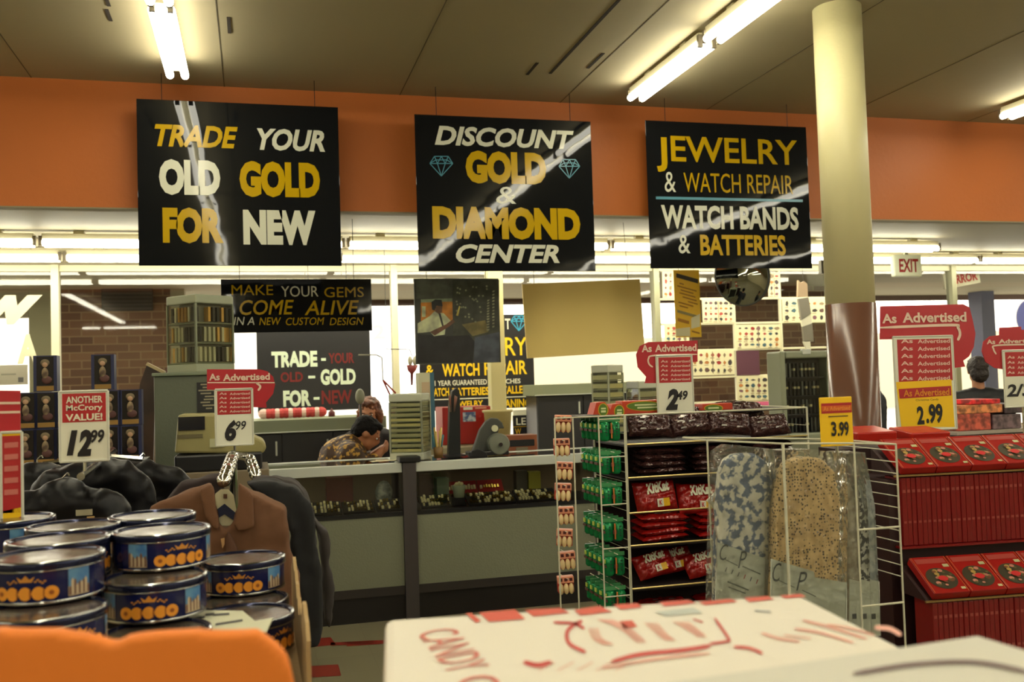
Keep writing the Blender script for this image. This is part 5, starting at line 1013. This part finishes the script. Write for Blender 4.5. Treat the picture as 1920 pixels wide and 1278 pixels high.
# ================================================================ wire rack of plastic wrapped fabric packs
FY = 2.6
o = T('wire_rack', tuple(P(1520, 900, FY).xy)+(0,), 'white wire rack holding plastic wrapped fabric packs at the right', 'rack')
m = MB(); zt = P(1500, 822, FY).z
xs = [P(px, 830, FY).x for px in (1362, 1458, 1590, 1668)]
for i, x in enumerate(xs): m.cyl((x, FY-.03 if i else FY+.125, .0), (x, FY-.03 if i else FY+.125, zt-.01*i), .003 if i != 1 else .0045, WIRE, n=8)
m.build('post', o)
m = MB(); m.tube([(xs[0], FY+.125, zt), (xs[1], FY-.03, zt-.01), (xs[2], FY-.03, zt-.02), (xs[3], FY-.03, zt-.03), (xs[3], FY+.25, zt-.03), (xs[2], FY+.25, zt-.02), (xs[0], FY+.3, zt), (xs[0], FY+.125, zt)], .003, WIRE); m.build('top_rail', o)
m = MB()
for i in range(12):
    z = zt-.05-i*.035; m.cyl((xs[3], FY+.27, z), (xs[3], FY-.03, z), .0016, WIRE, n=5)
for py in (988, 1130): z = P(1630, py, FY).z; m.cyl((xs[2], FY-.03, z), (xs[3], FY-.03, z), .0035, WIRE, n=6)
m.build('side_wires', o)
m = MB(); m.box(xs[0]-.02, xs[3]+.02, FY-.05, FY+.32, 0, .03, BLACK); m.build('base', o)
FLOR = mat('blue_floral_fabric', (104, 122, 152), .6, mix=(240, 240, 230), ms=38, thr=(.46, .53), md=2.5); FSPOT = bpy.data.materials.new('tan_spotted_fabric'); FSPOT.use_nodes = True; nt = FSPOT.node_tree; b = nt.nodes['Principled BSDF']; tc = nt.nodes.new('ShaderNodeTexCoord'); vo = nt.nodes.new('ShaderNodeTexVoronoi'); vo.inputs['Scale'].default_value = 105; vo.inputs['Randomness'].default_value = .6
rp_ = nt.nodes.new('ShaderNodeValToRGB'); rp_.color_ramp.elements[0].color = lin((70, 48, 24)); rp_.color_ramp.elements[1].color = lin((232, 202, 146)); rp_.color_ramp.elements[0].position = .26; rp_.color_ramp.elements[1].position = .4
nt.links.new(tc.outputs['Object'], vo.inputs['Vector']); nt.links.new(vo.outputs['Distance'], rp_.inputs['Fac']); nt.links.new(rp_.outputs['Color'], b.inputs['Base Color']); b.inputs['Roughness'].default_value = .5
FILM = glass('crinkled_film', (252, 252, 248), 1.0)
nt = FILM.node_tree; tc = nt.nodes.new('ShaderNodeTexCoord'); n_ = nt.nodes.new('ShaderNodeTexNoise'); n_.inputs['Scale'].default_value = 22; bp_ = nt.nodes.new('ShaderNodeBump'); bp_.inputs['Strength'].default_value = .7; bp_.inputs['Distance'].default_value = .03
nt.links.new(tc.outputs['Object'], n_.inputs['Vector']); nt.links.new(n_.outputs['Fac'], bp_.inputs['Height'])
for nd in nt.nodes:
    if nd.type == 'BSDF_GLOSSY': nt.links.new(bp_.outputs['Normal'], nd.inputs['Normal']); nd.inputs['Roughness'].default_value = .12
    if nd.type == 'FRESNEL': nt.links.new(bp_.outputs['Normal'], nd.inputs['Normal'])
nd_ = nt.nodes.new('ShaderNodeBsdfDiffuse'); nd_.inputs[0].default_value = lin((232, 232, 214)); mx_ = nt.nodes.new('ShaderNodeMixShader'); mx_.inputs[0].default_value = .06
out_ = next(q for q in nt.nodes if q.type == 'OUTPUT_MATERIAL'); src_ = out_.inputs[0].links[0].from_socket; nt.links.new(src_, mx_.inputs[1]); nt.links.new(nd_.outputs[0], mx_.inputs[2]); nt.links.new(mx_.outputs[0], out_.inputs[0])
INS = mat('pale_insert', (214, 220, 208), .5); INK = mat('script_ink', (74, 80, 82), .5)
def fpack(out, film, ins, mt_, Y, lab, pr, th=.05):
    c = P(sum(a for a, _ in out)/len(out), max(b for _, b in out), Y); o_ = T('fabric_pack', tuple(c), lab, 'fabric pack', 'plastic wrapped fabric packs on the wire rack')
    m = MB(); m.prism(out, Y, th, mt_); m.build('folded_fabric', o_, soft=(.008, 4, .003, 24))
    if ins:
        m = MB(); m.prism(ins, Y-.008, .003, INS); m.build('insert', o_)
        m = MB(); pr(m, Y-.0095); m.build('insert_print', o_)
    m = MB(); m.prism(film, Y-.012, th+.02, FILM); m.build('plastic_sleeve', o_)
def pr1(m, Y):
    m.ptext('C', (1349, 1020, 1366, 1050), Y, INK, -.005, .4); m.ptext('P', (1383, 1033, 1401, 1064), Y, INK, -.005, .4); stroke(m, [(1357, 1047), (1383, 1060)], 3, Y, mat('grey_script', (120, 128, 118), .5)); stroke(m, [(1392, 1061), (1426, 1076)], 3.4, Y, MT['grey_script'])
    for i, c in enumerate((INK, INK, INK, RED, mat('blue_tick', (60, 74, 110), .5), RED)): stroke(m, [(1360+i*11.6, 1071+i*4.6), (1363+i*11.6, 1063+i*4.6)], 2.6, Y, c)
    stroke(m, [(1364, 1090), (1404, 1106)], 5, Y, MT['grey_script']); stroke(m, [(1366, 1100), (1398, 1112)], 4, Y, MT['grey_script'])
def pr2(m, Y):
    m.ptext('C', (1448, 1055, 1466, 1090), Y, INK, -.005, .4); m.ptext('P', (1492, 1072, 1514, 1106), Y, INK, -.005, .4); stroke(m, [(1457, 1086), (1490, 1101)], 3, Y, MT['grey_script']); stroke(m, [(1504, 1106), (1530, 1118)], 3, Y, MT['grey_script'])
fpack([(1346, 1140), (1351, 960), (1356, 890), (1366, 862), (1386, 850), (1414, 849), (1434, 860), (1447, 885), (1454, 930), (1454, 1140)], [(1343, 1142), (1347, 950), (1352, 848), (1372, 834), (1452, 842), (1457, 940), (1457, 1142)], [(1345, 1016), (1452, 1052), (1453, 1141), (1341, 1141)], FLOR, FY+.04, 'plastic wrapped pack of blue and white floral fabric', pr1)
fpack([(1448, 1170), (1455, 960), (1462, 900), (1478, 868), (1505, 856), (1545, 860), (1566, 885), (1577, 930), (1572, 1170)], [(1446, 1172), (1451, 950), (1459, 844), (1520, 842), (1586, 850), (1590, 940), (1586, 1172)], [(1446, 1047), (1526, 1071), (1528, 1082), (1588, 1092), (1588, 1172), (1444, 1172)], FSPOT, FY, 'plastic wrapped pack of tan spotted fabric', pr2)
BWS = mat('black_white_fabric', (30, 32, 38), .6, mix=(206, 208, 200), ms=60, thr=(.5, .53))
for i, (dx, mt_, lab) in enumerate(((0, mat('cream_pleated_fabric', (186, 180, 160), .6, mix=(150, 140, 122), ms=40), 'thin pack of cream pleated fabric edge on beside the tan pack'), (19, BWS, 'thin pack of black and white fabric edge on in the middle of the side group'), (36, mat('grey_blue_fabric', (140, 152, 160), .5, mix=(190, 196, 196), ms=50), 'thin pack of grey blue fabric edge on, rightmost on the wire rack'))):
    fpack([(1594+dx, 1190), (1590+dx*.8, 980), (1590+dx*.5, 920), (1596+dx*.5, 905), (1604+dx*.6, 925), (1611+dx*.9, 985), (1613+dx, 1190)], [(1592+dx, 1192), (1587+dx*.8, 950), (1590+dx*.5, 850), (1604+dx*.5, 848), (1612+dx*.8, 950), (1616+dx, 1192)], [(1593+dx, 1085), (1613+dx, 1090), (1615+dx, 1191), (1592+dx, 1191)], mt_, FY+.05+i*.012, lab, lambda m, Y, dx=dx: m.prect((1598+dx, 1150, 1606+dx, 1160), Y, INK), .1)
m = MB(); m.prism([(1325, 938), (1350, 912), (1352, 970)], FY+.1, .004, WHITE); m.prism([(1340, 930), (1344, 936), (1349, 934), (1346, 940), (1350, 946), (1344, 944), (1340, 949), (1341, 942), (1336, 939)], FY+.098, .002, YBUR)
tag(m.build('price_tag'), 'white diamond shaped tag with yellow star poking out left of floral pack', 'tag')

# ================================================================ red chocolate boxes
RBX = mat('red_chocolate_box', (150, 24, 20), .25, spec=.4); RBX2 = mat('deep_red_box', (120, 16, 16), .3); GEDG = mat('gold_box_edge', (196, 96, 40), .35)
q0 = P(1688, 890, 3.0); RZ_ = -.105
def L(x, y, z): return Vector((q0.x+x*math.cos(RZ_)-y*math.sin(RZ_), q0.y+x*math.sin(RZ_)+y*math.cos(RZ_), z))
o = T('display_stand', (q0.x, q0.y, 0), 'stepped red display stand of boxed chocolates at the right', 'display stand', None, RZ_)
ZA, ZB_ = q0.z, P(1700, 1113, 2.95).z
DW = .79
m = MB(); m.box(-.04, DW, .02, .3, 0, ZA-.02, mat('stand_dark', (40, 12, 12), .5)); m.build('core', o, local=True)
m = MB(); m.box(-.02, DW, -.02, .02, ZA-.262, ZA-.255, RBX2); m.build('spine_shelf', o, local=True); m = MB(); m.box(-.02, DW, -.17, .02, .12, ZB_-.255, MT['stand_dark']); m.build('lower_shelf', o, local=True)
for y_, z_ in ((-.012, ZA), (-.172, ZB_)): m = MB(); m.box(-.03, DW, y_, y_+.008, z_-.006, z_, mat('brass_edge', (150, 120, 70), .4, .5)); m.build('shelf_edge', o, local=True)
cb = T('chocolate_box', (0, 0, 0), 'x', 'chocolate box', 'red chocolate boxes lying face up')
bw, bl_ = .136, .175
m = MB(); m.box(0, bw, 0, bl_, 0, .03, RBX); m.build('box', cb, local=True, bevel=.003)
m = MB(); zt = .0308
for x in (.004, bw-.006): m.quad([(x, .003, zt), (x+.002, .003, zt), (x+.002, bl_-.003, zt), (x, bl_-.003, zt)], GEDG)
m.quad([(.012, bl_-.035, zt), (bw-.012, bl_-.035, zt), (bw-.012, bl_-.012, zt), (.012, bl_-.012, zt)], mat('dull_red_band', (160, 60, 50), .4)); m.quad([(bw-.034, bl_-.056, zt+.001), (bw-.012, bl_-.056, zt+.001), (bw-.012, bl_-.042, zt+.001), (bw-.034, bl_-.042, zt+.001)], mat('pale_seal', (180, 176, 130), .4)); m.quad([(bw-.026, .012, zt+.001), (bw-.01, .012, zt+.001), (bw-.01, .022, zt+.001), (bw-.026, .022, zt+.001)], MT['pale_seal'])
m.build('cover_print', cb, local=True)
m = MB(); cx_, cy_ = bw*.48, bl_*.38
m.quad([(cx_+.055*math.cos(6.283*i/24), cy_+.05*math.sin(6.283*i/24), zt+.0006) for i in range(24)], mat('dark_platter', (52, 46, 24), .4))
g = random.Random(5)
for i in range(22):
    a, rr_ = g.uniform(0, 6.28), g.uniform(.1, .9); x, y = cx_+.048*rr_*math.cos(a), cy_+.043*rr_*math.sin(a); s_ = g.uniform(.006, .011)
    m.quad([(x+s_*math.cos(6.283*t/7), y+s_*.8*math.sin(6.283*t/7), zt+.001+.0001*i) for t in range(7)], (mat('pink_candy', (186, 120, 104), .4), mat('brown_candy', (110, 66, 40), .4), mat('gold_candy', (170, 140, 70), .4), mat('olive_candy', (92, 84, 44), .4))[i % 4])
m.quad([(cx_+.017*math.cos(6.283*i/8)*1.1+.002, cy_+.013*math.sin(6.283*i/8)-.004, zt+.0045) for i in range(8)], mat('bright_red_label', (190, 28, 30), .4))
m.build('platter_print', cb, local=True)
nm = ['first', 'second', 'third', 'fourth', 'fifth']
tl_ = math.radians(33)
first = True
for row, (z, y0, word) in enumerate(((ZA, 0, 'upper'), (ZB_, -.16, 'lower'))):
    for i in range(5):
        loc = L(.0+i*(bw+.003), y0, z); lab = '%s red chocolate box from the left in the %s tilted row' % (nm[i], word); rt = (tl_, 0, RZ_)
        if first: cb.location = loc; cb.rotation_euler = rt; cb['label'] = lab; first = False
        else: dup(cb, loc, lab, rt)
    m = MB(); m.ext([Vector((-.02, y0, z-.004)), Vector((-.02, y0+.16, z-.004)), Vector((-.02, y0+.16, z+.088))], Vector((DW+.02, 0, 0)), MT['stand_dark']); m.build('sloped_tray', o, local=True)
# plain red boxes lying at the very top
for i, (px, py, lab) in enumerate(((1645, 815, 'plain red chocolate box lying on top of the stand at its left end'), (1746, 815, 'plain red chocolate box lying on top of the stand below the 2.99 sign'))):
    c = P(px, py+9, 3.28); o_ = T('chocolate_box', tuple(c), lab, 'chocolate box', 'plain red boxes on top of the stand', RZ_); o_.rotation_euler = (.1, 0, RZ_)
    m = MB(); m.box(-.085, .085, 0, .17, -.01, .03, mat('bright_red_box', (176, 34, 22), .3)); m.build('box', o_, local=True, bevel=.006); m = MB(); m.quad([(.018*math.cos(6.283*i/16), .085+.014*math.sin(6.283*i/16), .0308) for i in range(16)], GEDG); m.build('emblem', o_, local=True)
m = MB(); m.box(-.06, DW, .32, .5, 0, P(1680, 826, 3.3).z-.025, MT['stand_dark']); m.build('upper_step', o, local=True)
sb = T('chocolate_box', (0, 0, 0), 'x', 'chocolate box', None)
m = MB(); m.box(0, .0185, 0, .11, 0, .243, RBX2); m.build('box', sb, local=True, bevel=.0025); first = True
m = MB(); m.box(.004, .0145, -.0006, 0, .19, .2, mat('spine_mark', (150, 70, 60), .4)); m.box(.004, .0145, -.0006, 0, .08, .088, MT['spine_mark']); m.build('spine_print', sb, local=True)
for row, (z, y0, word) in enumerate(((ZA-.255, -.004, 'upper'), (ZB_-.255, -.162, 'lower'))):
    for i in range(40):
        loc = L(.0+i*.0193+random.uniform(-.0003, .0003), y0+random.uniform(0, .003), z+.001); lab = 'deep red box standing spine out in the packed %s row' % word
        if first: sb.location = loc; sb.rotation_euler = (0, .0, RZ_); sb['label'] = lab; sb['group'] = 'spine out chocolate boxes in the upper row'; first = False
        else: d = dup(sb, loc, lab, (0, 0, RZ_)); d['group'] = 'spine out chocolate boxes in the %s row' % word

# ================================================================ goods table at the far right
TY = 4.75; x0, x1, _, _ = R((1792, 800, 2000, 820), TY); zt = P(1860, 806, TY).z
o = T('goods_table', ((x0+x1)/2, TY+.2, 0), 'dark table with a white edge at the far right behind the red boxes', 'table')
m = MB(); m.box(x0, x1, TY, TY+.5, 0, zt-.02, mat('table_dark', (46, 30, 34), .6)); m.build('body', o); m = MB(); m.box(x0, x1, TY-.01, TY+.5, zt-.019, zt, mat('table_edge', (170, 160, 150), .5)); m.build('edge', o)
for i, (r, c, lab) in enumerate((((1798, 775, 1858, 804), (130, 60, 48), 'patterned red brown carton lying at the front of the goods table'), ((1800, 758, 1880, 775), (150, 96, 60), 'long tan carton on the red brown carton'), ((1822, 748, 1876, 758), (150, 30, 34), 'flat bright red carton on top of the pile on the goods table'), ((1862, 776, 1915, 804), (80, 66, 70), 'grey carton right of the red brown carton on goods table'), ((1884, 756, 1930, 775), (52, 42, 46), 'dark carton on the grey carton on goods table'))):
    x0, x1, z0, z1 = R(r, TY+.03); z0 = [zt+.001, P(1830, 775, TY+.03).z, P(1830, 758, TY+.03).z, zt+.001, P(1890, 775, TY+.03).z][i]; z1 = max(z1, z0+.02); m = MB(); m.box(x0, x1, TY+.03, TY+.25, z0+.0006, z1-.0006, mat('goods_%d' % i, c, .5, mix=tuple(min(255, int(v*1.7)) for v in c), ms=26)); tag(m.build('goods_carton', bevel=.004), lab, 'carton')

# ================================================================ shelf of boxed dolls at the left
DY = 5.0; NB = mat('navy_box_edge', (34, 40, 78), .4); DWIN = mat('dark_box_window', (30, 26, 26), .15); DOLL = mat('pale_doll_dress', (150, 130, 96), .6, mix=(84, 66, 52), ms=30); GST = mat('gold_box_base', (140, 106, 44), .5)
dd = T('doll_box', (0, 0, 0), 'x', 'boxed doll', 'boxed dolls on the left shelf'); k = DY/FPX; w_, h = 18.6*k, 31*k
m = MB(); m.box(-w_, w_, 0, .08, -h, h, NB); m.build('box', dd, local=True)
m = MB(); m.box(-w_*.72, w_*.72, -.002, 0, -h*.66, h*.94, DWIN); m.build('window', dd, local=True)
m = MB(); m.ell((0, -.004, h*.5), (w_*.26, .005, h*.16), mat('doll_face', (176, 140, 110), .5), 10, 8); m.ell((0, -.003, h*.6), (w_*.4, .004, h*.2), mat('doll_hair', (110, 96, 70), .6), 10, 8); m.ell((0, -.004, 0), (w_*.3, .005, h*.34), DOLL, 10, 8); m.ell((w_*.15, -.004, -h*.36), (w_*.45, .004, h*.22), mat('doll_skirt', (84, 50, 46), .6), 10, 8); m.build('doll', dd, smooth=True, local=True)
m = MB(); m.box(-w_*.72, w_*.72, -.003, 0, -h*.94, -h*.68, GST); m.build('base_strip', dd, local=True)
first = True
for row, cols, word in ((0, (85, 193), 'top'), (1, (10, 48, 86, 124, 205, 244), 'middle'), (2, (8, 46, 84, 122, 204, 243), 'lower')):
    for ci, px in enumerate(cols):
        zc = P(130, 699, DY).z-row*2.02*h; x = P(px, 730, DY).x; loc = (x, DY, zc)
        lab = ('boxed doll alone on top at the left, before the window frame', 'boxed doll alone on top, left of the leaning wooden panel')[ci] if row == 0 else '%s boxed doll from the left in the %s row of the doll shelf' % (['first', 'second', 'third', 'fourth', 'fifth', 'sixth'][ci], word)
        if first: dd.location = loc; dd['label'] = lab; first = False
        else: dup(dd, loc, lab)
zb = P(130, 699, DY).z-5.05*h; x0, x1 = P(-30, 800, DY).x, P(268, 800, DY).x
o = T('doll_shelf', ((x0+x1)/2, DY, 0), 'dark shelf unit under the boxed dolls at the left', 'shelf'); m = MB(); m.box(x0, x1, DY, DY+.3, zb-.03, zb-.001, DARK); m.build('board', o); m = MB(); m.box(x0+.02, x1-.02, DY+.02, DY+.3, 0, zb-.03, DARK); m.build('cabinet', o)
m = MB(); m.box(P(166, 760, DY).x, P(184, 760, DY).x, DY+.02, DY+.06, zb, zb+.33, BLACK); m.build('divider', o)

# ================================================================ leather jackets and clothes rack
LEA = mat('black_leather', (13, 12, 15), .38, bump=.35, bs=12, spec=.22)
def jacket(cx_, top, bot_, wpx, Y, lab, mt_, th=.13, soft=(.018, 4, .02, 9)):
    k = Y/FPX; c = P(cx_, top, Y); zb = P(cx_, bot_, Y).z; w_ = wpx*k/2; o_ = T('jacket', (c.x, Y, zb), lab, 'jacket', 'garments on the left racks'); m = MB()
    m.limb(Vector((c.x-w_*.6, Y, c.z-.07)), Vector((c.x+w_*.6, Y, c.z-.07)), .07, .07, mt_); m.ell((c.x, Y, c.z-.02), (.08, .06, .05), mt_)
    H = c.z-zb; m.ell((c.x, Y, c.z-H*.45), (w_*.72, th*.5, H*.48), mt_, 18, 12); m.ell((c.x, Y, c.z-H*.75), (w_*.78, th*.5, H*.26), mt_, 18, 12)
    for q in (-1, 1): s_ = Vector((c.x+q*w_*.72, Y, c.z-.09)); e = Vector((c.x+q*w_*.95, Y-.02, c.z-H*.5)); m.limb(s_, e, .066, .058, mt_); m.limb(e, Vector((c.x+q*w_*.86, Y-.06, c.z-H*.92)), .058, .045, mt_)
    m.build('shell', o_, soft=soft); m = MB(); m.tube([(c.x, Y, c.z-.01), (c.x, Y, c.z+.035), (c.x+.015, Y, c.z+.05), (c.x+.02, Y, c.z+.04)], .003, CHROME); m.build('hanger_hook', o_)
    return o_
jk = [jacket(70, 878, 1150, 190, 4.1, 'black leather jacket at the left edge under the doll shelf', LEA), jacket(170, 868, 1150, 190, 3.8, 'black leather jacket directly under the 12.99 sign', LEA), jacket(262, 872, 1160, 170, 4.3, 'black leather jacket right of the 12.99 sign, near grey cabinet', LEA), jacket(118, 915, 1180, 200, 3.45, 'nearest black leather jacket with a pale tag behind the tins', LEA)]
m = MB(); m.pbox((142, 955, 173, 966), 3.33, .004, mat('pale_tag', (160, 154, 128), .5)); m.build('pale_tag', jk[3]); m = MB(); m.pbox((163, 968, 177, 988), 3.32, .004, mat('tan_tag', (196, 160, 96), .6)); m.build('tan_tag', jk[3])
zr = P(170, 868, 3.8).z
o = T('garment_rack', (P(165, 900, 3.8).x, 3.85, 0), 'chrome garment rack carrying the black leather jackets', 'rack'); m = MB(); m.tube([(P(157, 900, 3.25).x, 3.2, zr), (P(165, 900, 3.8).x, 4.5, zr)], .012, CHROME, 10); m.build('rail', o)
m = MB(); m.tube([(P(165, 900, 3.8).x, 3.95, 0), (P(165, 900, 3.8).x, 3.95, zr)], .015, CHROME, 10); m.build('post', o); m = MB(); m.cyl((P(165, 900, 3.8).x, 3.95, 0), (P(165, 900, 3.8).x, 3.95, .02), .3, CHROME, n=24); m.build('base', o)
for i, px in enumerate((70, 262)): m = MB(); x = P(px, 880, 4.1).x; m.tube([(P(165, 900, 3.8).x, 4.2, zr), (x, 4.2, zr-.02)], .01, CHROME, 8); m.build('arm', o)
# clothes rack in front of the showcase
BRN = mat('brown_cotton', (104, 70, 46), .85, bump=.25, bs=16); CHA = mat('charcoal_cloth', (52, 46, 44), .85, bump=.3, bs=14); BLC = mat('black_cloth', (26, 26, 28), .85, bump=.2, bs=14)
def garment(name, pts, Y, th, mt_, lab, soft=(.014, 5, .012, 10), cat='shirt'):
    c = P(sum(a for a, _ in pts)/len(pts), max(b for _, b in pts), Y); o_ = T(name, tuple(c), lab, cat, 'garments on the left racks'); m = MB(); m.prism(pts, Y, th, mt_); m.build('cloth', o_, soft=soft); return o_
GY = 3.3
o = garment('shirt', [(278, 950), (300, 938), (368, 918), (398, 905), (402, 950), (412, 990), (424, 1000), (436, 985), (447, 945), (446, 905), (470, 922), (536, 952), (541, 985), (543, 1030), (552, 1068), (566, 1085), (566, 1230), (540, 1290), (290, 1290), (300, 1080), (284, 1000)], GY, .1, BRN, 'brown short sleeved shirt on a hanger facing us behind the tins')
m = MB(); m.prism([(404, 985), (397, 950), (404, 925), (414, 917), (428, 917), (438, 928), (443, 955), (438, 985)], GY+.07, .004, mat('hanger_card', (206, 200, 164), .5)); m.build('hanger_card', o)
m = MB(); m.prism([(397, 962), (421, 944), (443, 962), (443, 978), (421, 964), (397, 978)], GY+.066, .003, mat('navy_band', (34, 42, 72), .5)); m.prism([(419, 926), (426, 926), (426, 934), (419, 934)], GY+.066, .003, mat('brown_mark', (96, 62, 40), .5)); m.build('card_print', o)
m = MB(); m.prism([(372, 918), (400, 903), (405, 950), (414, 990), (404, 998), (384, 970)], GY-.03, .03, BRN); m.prism([(474, 925), (446, 903), (446, 945), (438, 985), (446, 998), (478, 990)], GY-.03, .03, BRN); m.build('collar', o, soft=(.01, 4))
m = MB(); m.prism([(424, 1000), (430, 996), (446, 1030), (446, 1060), (436, 1290), (428, 1290), (422, 1040)], GY-.025, .03, mat('brown_placket', (84, 54, 36), .85)); m.build('placket', o, soft=(.009, 3))
m = MB(); m.prism([(414, 1010), (421, 1008), (421, 1020), (417, 1028)], GY-.035, .004, mat('tan_swing_tag', (170, 130, 84), .6)); m.build('swing_tag', o)
garment('jacket', [(452, 905), (500, 900), (560, 912), (585, 950), (592, 1000), (604, 1080), (606, 1190), (596, 1212), (548, 1222), (546, 1000), (530, 960)], GY+.16, .14, BLC, 'black jacket hanging directly behind the brown shirt', cat='jacket')
garment('jacket', [(470, 898), (520, 893), (560, 905), (580, 940), (596, 985), (617, 1000), (620, 1060), (628, 1110), (624, 1175), (612, 1180), (600, 1000), (560, 940)], GY+.36, .14, CHA, 'charcoal jacket at the right end of the clothes rack beside the showcase', cat='jacket')
garment('jacket', [(300, 945), (340, 905), (390, 893), (420, 890), (420, 980), (300, 1250)], GY+.16, .1, mat('brown_black_cloth', (46, 34, 34), .85), 'dark brown jacket showing over the left shoulder of the brown shirt', cat='jacket')
o = T('clothes_rack', tuple(P(440, 900, GY+.3).xy)+(0,), 'chrome clothes rack with slanted arms holding the brown shirt', 'rack')
m = MB(); A_, B3 = P(437, 852, GY+.9), P(418, 903, GY+.05); m.tube([A_, B3], .019, CHROME, 14); n = 7
for i in range(n): q = A_.lerp(B3, (i+.5)/n); m.ell(q+Vector((0, 0, -.004)), .026, CHROME, 10, 7)
m.build('front_arm', o, smooth=True)
m = MB(); A2, B4 = P(468, 858, GY+1.0), P(480, 893, GY+.4); m.tube([A2, B4], .017, CHROME, 12)
for i in range(4): m.ell(A2.lerp(B4, (i+.5)/4), .024, CHROME, 10, 7)
m.build('rear_arm', o, smooth=True)
m = MB(); m.tube([(A_.x, A_.y, 0), tuple(A_), tuple(A2)], .016, CHROME, 10); m.build('post', o); m = MB(); m.box(A_.x-.25, A_.x+.25, A_.y-.03, A_.y+.03, 0, .03, CHROME); m.build('foot', o)
